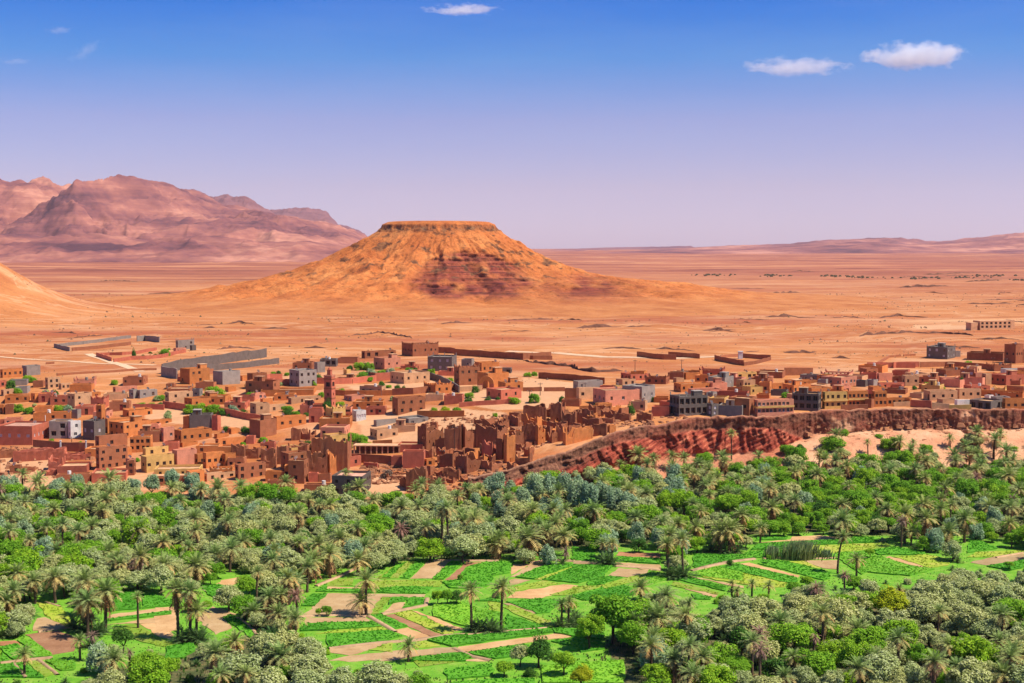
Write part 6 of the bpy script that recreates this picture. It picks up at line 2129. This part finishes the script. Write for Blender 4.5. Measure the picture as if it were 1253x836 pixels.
def far_trees(nm, lst, label):
    """the trees past the first three hundred: one object of instances"""
    kinds = sorted({q[0] for q in lst})
    coll = bpy.data.collections.new('grove_templates')
    idx = {}
    for kd in kinds:
        for v in range(3):
            if kd in ('palm', 'shaggy'):
                A, B = (SHAG if kd == 'shaggy' else PALM)[v]; me_ = combine([(PTR[v % 2][0], (0, 0, 0), (.4, .4, 1.9)), (A, (PTR[v % 2][1][0] * .4, 0, 1.9), (1, 1, 1)), (B, (PTR[v % 2][1][0] * .4, 0, 1.9), (.9, .9, 1.2))])
            elif kd == 'young': me_ = combine([(YPALM[v][0], (0, 0, .05), (1, 1, 1))])
            else: me_ = combine([(TRUNK[v], (0, 0, 0), (1, 1, 1)), (CROWN[kd][v], (0, 0, .78), (1, 1, .9))])
            ob = bpy.data.objects.new(f'template_{len(idx):03d}', me_); coll.objects.link(ob); idx[(kd, v)] = len(idx)
    q = random.Random(3); P = np.array([(t[1], t[2], t[8] - .05) for t in lst]); n = len(P)
    me_ = bpy.data.meshes.new(nm); me_.vertices.add(n); me_.vertices.foreach_set('co', P.astype(np.float32).ravel())
    for an, arr in (('size', np.array([t[3] for t in lst], np.float32)), ('turn', np.array([q.uniform(0, 6.28) for _ in lst], np.float32))):
        at = me_.attributes.new(an, 'FLOAT', 'POINT'); at.data.foreach_set('value', arr)
    at = me_.attributes.new('which', 'INT', 'POINT'); at.data.foreach_set('value', np.array([idx[(t[0], q.randrange(3))] for t in lst], np.int32)); me_.update()
    o = link(nm, me_); gt = bpy.data.node_groups.new(nm, 'GeometryNodeTree')
    gt.interface.new_socket('Geometry', in_out='INPUT', socket_type='NodeSocketGeometry'); gt.interface.new_socket('Geometry', in_out='OUTPUT', socket_type='NodeSocketGeometry')
    gi, go = gt.nodes.new('NodeGroupInput'), gt.nodes.new('NodeGroupOutput'); ip = gt.nodes.new('GeometryNodeInstanceOnPoints'); ci = gt.nodes.new('GeometryNodeCollectionInfo')
    ci.inputs['Collection'].default_value = coll; ci.inputs['Separate Children'].default_value = True; ci.inputs['Reset Children'].default_value = True
    ip.inputs['Pick Instance'].default_value = True
    def attr(name, dt):
        a = gt.nodes.new('GeometryNodeInputNamedAttribute'); a.data_type = dt; a.inputs['Name'].default_value = name; return a.outputs['Attribute']
    gt.links.new(gi.outputs[0], ip.inputs['Points']); gt.links.new(ci.outputs[0], ip.inputs['Instance']); gt.links.new(attr('which', 'INT'), ip.inputs['Instance Index'])
    cx = gt.nodes.new('ShaderNodeCombineXYZ'); gt.links.new(attr('turn', 'FLOAT'), cx.inputs[2]); er = gt.nodes.new('FunctionNodeEulerToRotation'); gt.links.new(cx.outputs[0], er.inputs[0]); gt.links.new(er.outputs[0], ip.inputs['Rotation'])
    gt.links.new(attr('size', 'FLOAT'), ip.inputs['Scale']); gt.links.new(ip.outputs[0], go.inputs[0])
    o.modifiers.new('grove', 'NODES').node_group = gt
    return tag(o, label, 'grove', kind='stuff')
GN_NAMES = dict(olive_tree=('olive_grove', 'far olive trees massed together at the back of the oasis'), broadleaf_tree=('leafy_grove', 'far green leafy trees massed at the back of the oasis'), date_palm=('palm_grove', 'far date palms massed at the back of the oasis'))
for nm, lst in REST.items(): far_trees(*([GN_NAMES[nm][0], lst, GN_NAMES[nm][1]]))
# low growth under the trees
und = []; uq = np.random.default_rng(77); uk = []
U = uq.uniform([-.42, 215], [.42, 470], (60000, 2)); U[:, 0] *= U[:, 1]
U = U[U[:, 1] < edge_y(U[:, 0] / U[:, 1]) + 1]
upx, upy = project(U[:, 0], U[:, 1], np.zeros(len(U)))
ok = np.ones(len(U), bool)
for p, x0_, x1_, y0_, y1_ in plot_boxes: ok &= ~inpoly(upx, upy, p)
for p, x0_, x1_, y0_, y1_ in plot_boxes:
    for ox_, oy_ in ((3, 0), (-3, 0), (0, 2), (0, -2)): ok &= ~inpoly(upx + ox_, upy + oy_, p)
ok &= (upx > -140) & (upx < 1400); U = U[ok]
hh = uq.uniform(.2, .75, len(U)) * np.clip(.75 + 1.1 * noise(U[:, 0] * .08, U[:, 1] * .08), .25, 1.6); ww = hh * uq.uniform(.5, 1.0, len(U)); an = uq.uniform(0, 6.28, len(U))
pal_ = np.array([(.05, .14, .015), (.09, .19, .025), (.15, .19, .06), (.20, .19, .08), (.27, .21, .10)]); MAINF = [(360, 700), (700, 672), (960, 652), (1253, 660), (1253, 712), (1000, 732), (860, 750), (700, 795), (660, 830), (400, 825), (345, 775)]
upx, upy = project(U[:, 0], U[:, 1], np.zeros(len(U))); MF2 = [(0, 715), (60, 720), (130, 705), (240, 700), (300, 690), (330, 720), (290, 800), (180, 815), (130, 860), (0, 860)]
hh = np.where(inpoly(upx, upy, MAINF) | inpoly(upx, upy, MF2), hh * .35, hh); ww = np.maximum(ww * .6, hh * .8)
cc = pal_[uq.integers(0, 5, len(U))] * uq.uniform(.7, 1.25, (len(U), 1))
for q in range(2):
    dx, dy = np.cos(an + q * 1.6) * ww * .5, np.sin(an + q * 1.6) * ww * .5
    v = np.stack([np.column_stack([U[:, 0] - dx * .4, U[:, 1] - dy * .4, 0 * hh - .05]), np.column_stack([U[:, 0] + dx * .4, U[:, 1] + dy * .4, 0 * hh - .05]), np.column_stack([U[:, 0] + dx, U[:, 1] + dy, hh]), np.column_stack([U[:, 0] - dx, U[:, 1] - dy, hh * .8])], 1)
    und.append(v.reshape(-1, 3)); uk.append(np.repeat(cc, 4, 0))
und = np.vstack(und)
tag(link('undergrowth', mesh('undergrowth', und, np.arange(len(und)).reshape(-1, 4), M_TUFT, attrs={'col': np.vstack(uk)})), 'low weeds and undergrowth beneath the oasis trees', 'undergrowth', kind='stuff')
# dry scrub and stones dotted over the plain
M_SCRUB = attrmat('scrub', 'col', 0, 0)
q = np.random.default_rng(55); a_ = q.uniform(-.42, .42, 15000); yy = 560 * (1700 / 560) ** (q.uniform(0, 1, 15000) ** .9); xx = a_ * yy
B_ = np.array(BUILT); keep = fbm(xx * .012, yy * .02, 3.0, 4) + q.normal(0, .10, len(xx)) > .12
keep &= np.array([not np.any((B_[:, 0] - a) ** 2 + (B_[:, 1] - b) ** 2 < (B_[:, 2] + 4) ** 2) for a, b in zip(xx, yy)])
keep &= np.hypot(xx - MC[0], yy - MC[1]) > 330
xx, yy = xx[keep], yy[keep]; zz_ = terrain(xx, yy); n = len(xx); sz = np.clip(np.exp(q.normal(-1.25, .45, n)), .1, .8) * (1 + (yy - 560) / 900)
c4 = np.array([(.10, .05, .03), (.16, .08, .045), (.09, .075, .035), (.25, .13, .07)])[q.integers(0, 4, n)] * q.uniform(.7, 1.2, (n, 1))
an = q.uniform(0, 6.28, n); V = [np.column_stack([xx + np.cos(an + k * 2.09) * sz * 1.1, yy + np.sin(an + k * 2.09) * sz * 1.1, zz_ - .1]) for k in range(3)] + [np.column_stack([xx, yy, zz_ + sz * q.uniform(.6, 1.2, n)])]
V = np.stack(V, 1).reshape(-1, 3); o4 = np.arange(n)[:, None] * 4; Fc = np.concatenate([o4 + np.array(f) for f in ((0, 1, 3), (1, 2, 3), (2, 0, 3))])
tag(link('scrub', mesh('scrub', V, Fc, M_SCRUB, attrs={'col': np.repeat(c4, 4, 0)})), 'dry scrub and dark stones scattered over the desert plain', 'scrub', kind='stuff')
# dark groves and hamlets far out on the right of the plain
V, Fc, K = [], [], []
for k in range(150):
    cx, cy = [(870, 337), (950, 338), (1020, 338.5), (1060, 340), (1125, 341), (1180, 340), (1210, 338), (1250, 343)][k % 8]; cx += q.normal(0, 12); cy += q.normal(0, .5)
    g = ground(cx, cy); r = g[1] * .0007 * q.uniform(.5, 1.5); o = len(V)
    V += [(g[0] + r * math.cos(t) * 1.6, g[1] + r * math.sin(t), g[2] - .5) for t in np.linspace(0, 6.28, 7)[:-1]] + [(g[0] + r * .7 * math.cos(t), g[1] + r * .7 * math.sin(t), g[2] + r * 1.1) for t in np.linspace(0, 6.28, 7)[:-1]]
    Fc += [(o + i, o + (i + 1) % 6, o + 6 + (i + 1) % 6, o + 6 + i) for i in range(6)] + [tuple(o + 6 + i for i in range(6))]
tag(link('far_grove', mesh('far_grove', np.array(V), Fc, [plain('far_leaves', (.09, .075, .035))])), 'dark far groves dotted along the right of the plain', 'grove', kind='stuff')
# ---------------------------------------------------------------- clouds (above and outside the haze)
def cloud_mat(name, dens, sc_, thr):
    m = bpy.data.materials.new(name); m.use_nodes = True; t = m.node_tree; t.nodes.clear()
    o = t.nodes.new('ShaderNodeOutputMaterial'); v = t.nodes.new('ShaderNodeVolumePrincipled'); t.links.new(v.outputs[0], o.inputs['Volume'])
    v.inputs['Color'].default_value = (.90, .95, 1.0, 1); v.inputs['Anisotropy'].default_value = .0
    co = t.nodes.new('ShaderNodeTexCoord').outputs['Object']
    sz_ = t.nodes.new('ShaderNodeSeparateXYZ'); t.links.new(co, sz_.inputs[0]); cz_ = t.nodes.new('ShaderNodeCombineXYZ'); t.links.new(sz_.outputs[0], cz_.inputs[0]); t.links.new(sz_.outputs[1], cz_.inputs[1])
    t.links.new(math_(t, 'ADD', math_(t, 'MAXIMUM', sz_.outputs[2], 0.0), math_(t, 'MULTIPLY', math_(t, 'MINIMUM', sz_.outputs[2], 0.0), 1.7)), cz_.inputs[2])
    ln = t.nodes.new('ShaderNodeVectorMath'); ln.operation = 'LENGTH'; t.links.new(cz_.outputs[0], ln.inputs[0])
    n = noise_node(t, scaled(t, co, (1.6, 1, .8)), sc_, 6, .65)
    f = math_(t, 'SUBTRACT', math_(t, 'ADD', math_(t, 'SUBTRACT', 1.0, ln.outputs['Value']), math_(t, 'MULTIPLY', n, 2.4)), thr + .45)
    f = math_(t, 'MULTIPLY', math_(t, 'MINIMUM', math_(t, 'MAXIMUM', math_(t, 'MULTIPLY', f, 3.0), 0.0), 1.0), dens)
    t.links.new(f, v.inputs['Density']); return m
def cloud(px, py, w, h, depth, lab, dens, sc_=1.6, thr=1.05, rot=0):
    u, dy, dz = ray(px, py); k = depth / dy; x, y, z = u * k, depth, CAM_Z + dz * k
    rx, rz = w / F * depth / 2, h / F * depth / 2
    n, m = 24, 14; V = [(math.cos(a) * math.sin(b), math.sin(a) * math.sin(b), math.cos(b)) for b in np.linspace(.001, math.pi - .001, m) for a in np.linspace(0, 2 * math.pi, n + 1)[:-1]]
    me = mesh('cloud', np.array(V), grid_faces(m, n, True)[:, ::-1].copy(), cloud_mat('cloud_vapour', dens, sc_, thr))
    o = link('cloud', me, None, (x, y, z), (0, rot, 0), (rx, rx * .6, rz)); tag(o, lab, 'cloud', kind='stuff')
CD = 12000
cloud(1120, 71, 138, 46, CD, 'small bright cloud at the upper right', .007, 1.7, .92)
cloud(972, 84, 150, 34, CD, 'thin ragged cloud left of the bright cloud', .0036, 2.2, 1.0)
cloud(565, 13, 110, 20, CD, 'narrow wisp of cloud at the top of the sky', .006, 1.9, 1.06)
cloud(72, 38, 40, 16, CD, 'faint small wisp at the upper left', .002, 1.8, 1.05)
cloud(105, 64, 60, 26, CD, 'very faint wisp under the upper left wisp', .0012, 2.2, 1.1, -.5)
cloud(18, 76, 50, 14, CD, 'faint streak of cloud at the left edge', .0012, 1.8, 1.05)

# ---------------------------------------------------------------- haze: the air between here and the mountains
HZ = 2.1e-5
hm = bpy.data.materials.new('air'); hm.use_nodes = True; t = hm.node_tree; t.nodes.clear()
o_ = t.nodes.new('ShaderNodeOutputMaterial'); v_ = t.nodes.new('ShaderNodeVolumePrincipled'); t.links.new(v_.outputs[0], o_.inputs['Volume'])
v_.inputs['Density'].default_value = HZ; v_.inputs['Color'].default_value = (.95, .80, .90, 1); v_.inputs['Anisotropy'].default_value = .1
b = MB(); b.box(-13500, 13500, -400, 17500, -6, 760)
hz = link('haze', b.me('haze', [hm])); tag(hz, 'pale pinkish haze lying over the plain', 'haze', kind='stuff')

# ---------------------------------------------------------------- labels: what each thing is and what it stands by
LM = [('the tall red minaret', 402, 480), ('the big red house', 40, 530), ('the lowest grey house', 430, 595), ('the broad reed clump', 977, 672), ('the yellow green tree', 1091, 737),
      ('the tall leaning palm', 1031, 680), ('the middle field palms', 600, 748), ('the lone path palm', 500, 795), ('the bare plot palm pair', 445, 725), ('the shaggy left clump', 112, 735),
      ('the yellow house', 192, 570), ('the tall paired ruin towers', 535, 535), ('the red cliff middle', 900, 535), ('the dark round palm clump', 886, 660), ('the twin palm clump', 828, 685), ('the big round green tree', 750, 755),
      ('the dry pinkish tree', 164, 692), ('the crenellated kasbah', 514, 428), ('the grey block house', 371, 463), ('the big dark enclosure', 250, 450), ('the walled garden', 190, 435), ('the dark unfinished cliff house', 842, 497),
      ('the pink balcony house', 947, 500), ('the blue grey house', 1207, 497), ('the lone dark plain house', 1150, 432), ('the pink corner house', 755, 485), ('the dark brown tower house', 571, 460),
      ('the grey villa', 75, 525), ('the tall dark left clump', 233, 750), ('the yellowish near palm', 805, 757), ('the half yellow near palm', 1051, 772), ('the tall palm pair', 545, 625), ('the dark cliff palm', 778, 558),
      ('the dark near bush', 659, 797), ('the large dark village palm', 270, 600), ('the tall palm before the cliff', 895, 530), ('the red left tower ruin', 95, 560), ('the brown compound tower', 1240, 433)]
ORD = ['nearest', 'second nearest', 'third nearest', 'fourth nearest', 'fifth nearest', 'sixth nearest', 'seventh nearest', 'eighth nearest', 'ninth nearest', 'tenth nearest', 'eleventh nearest', 'twelfth nearest', 'thirteenth nearest', 'fourteenth nearest', 'fifteenth nearest']
buckets = {}
for T in THINGS:
    o, desc, cat, grp, px, py, fixed = T
    if fixed: tag(o, desc, cat, grp); continue
    best = sorted((math.hypot(px - l[1], (py - l[2]) * 2.2), l) for l in LM)
    best = [q for q in best if q[0] > 6][0]
    l = best[1]; dx, dy = px - l[1], (py - l[2]) * 2.2
    if abs(dx) > abs(dy) * 1.2: rel = 'right of' if dx > 0 else 'left of'
    else: rel = 'in front of' if dy > 0 else 'behind'
    buckets.setdefault((desc, rel, l[0]), []).append((best[0], T))
for (desc, rel, l), lst in buckets.items():
    lst.sort(key=lambda q: q[0])
    for i, (d, T) in enumerate(lst):
        o, _, cat, grp, px, py, _ = T
        lab = f'{desc} {rel} {l}'
        if len(lst) > 1: lab += ', ' + (ORD[i] if i < len(ORD) else f'{i + 1}th nearest')
        tag(o, lab, cat, grp)
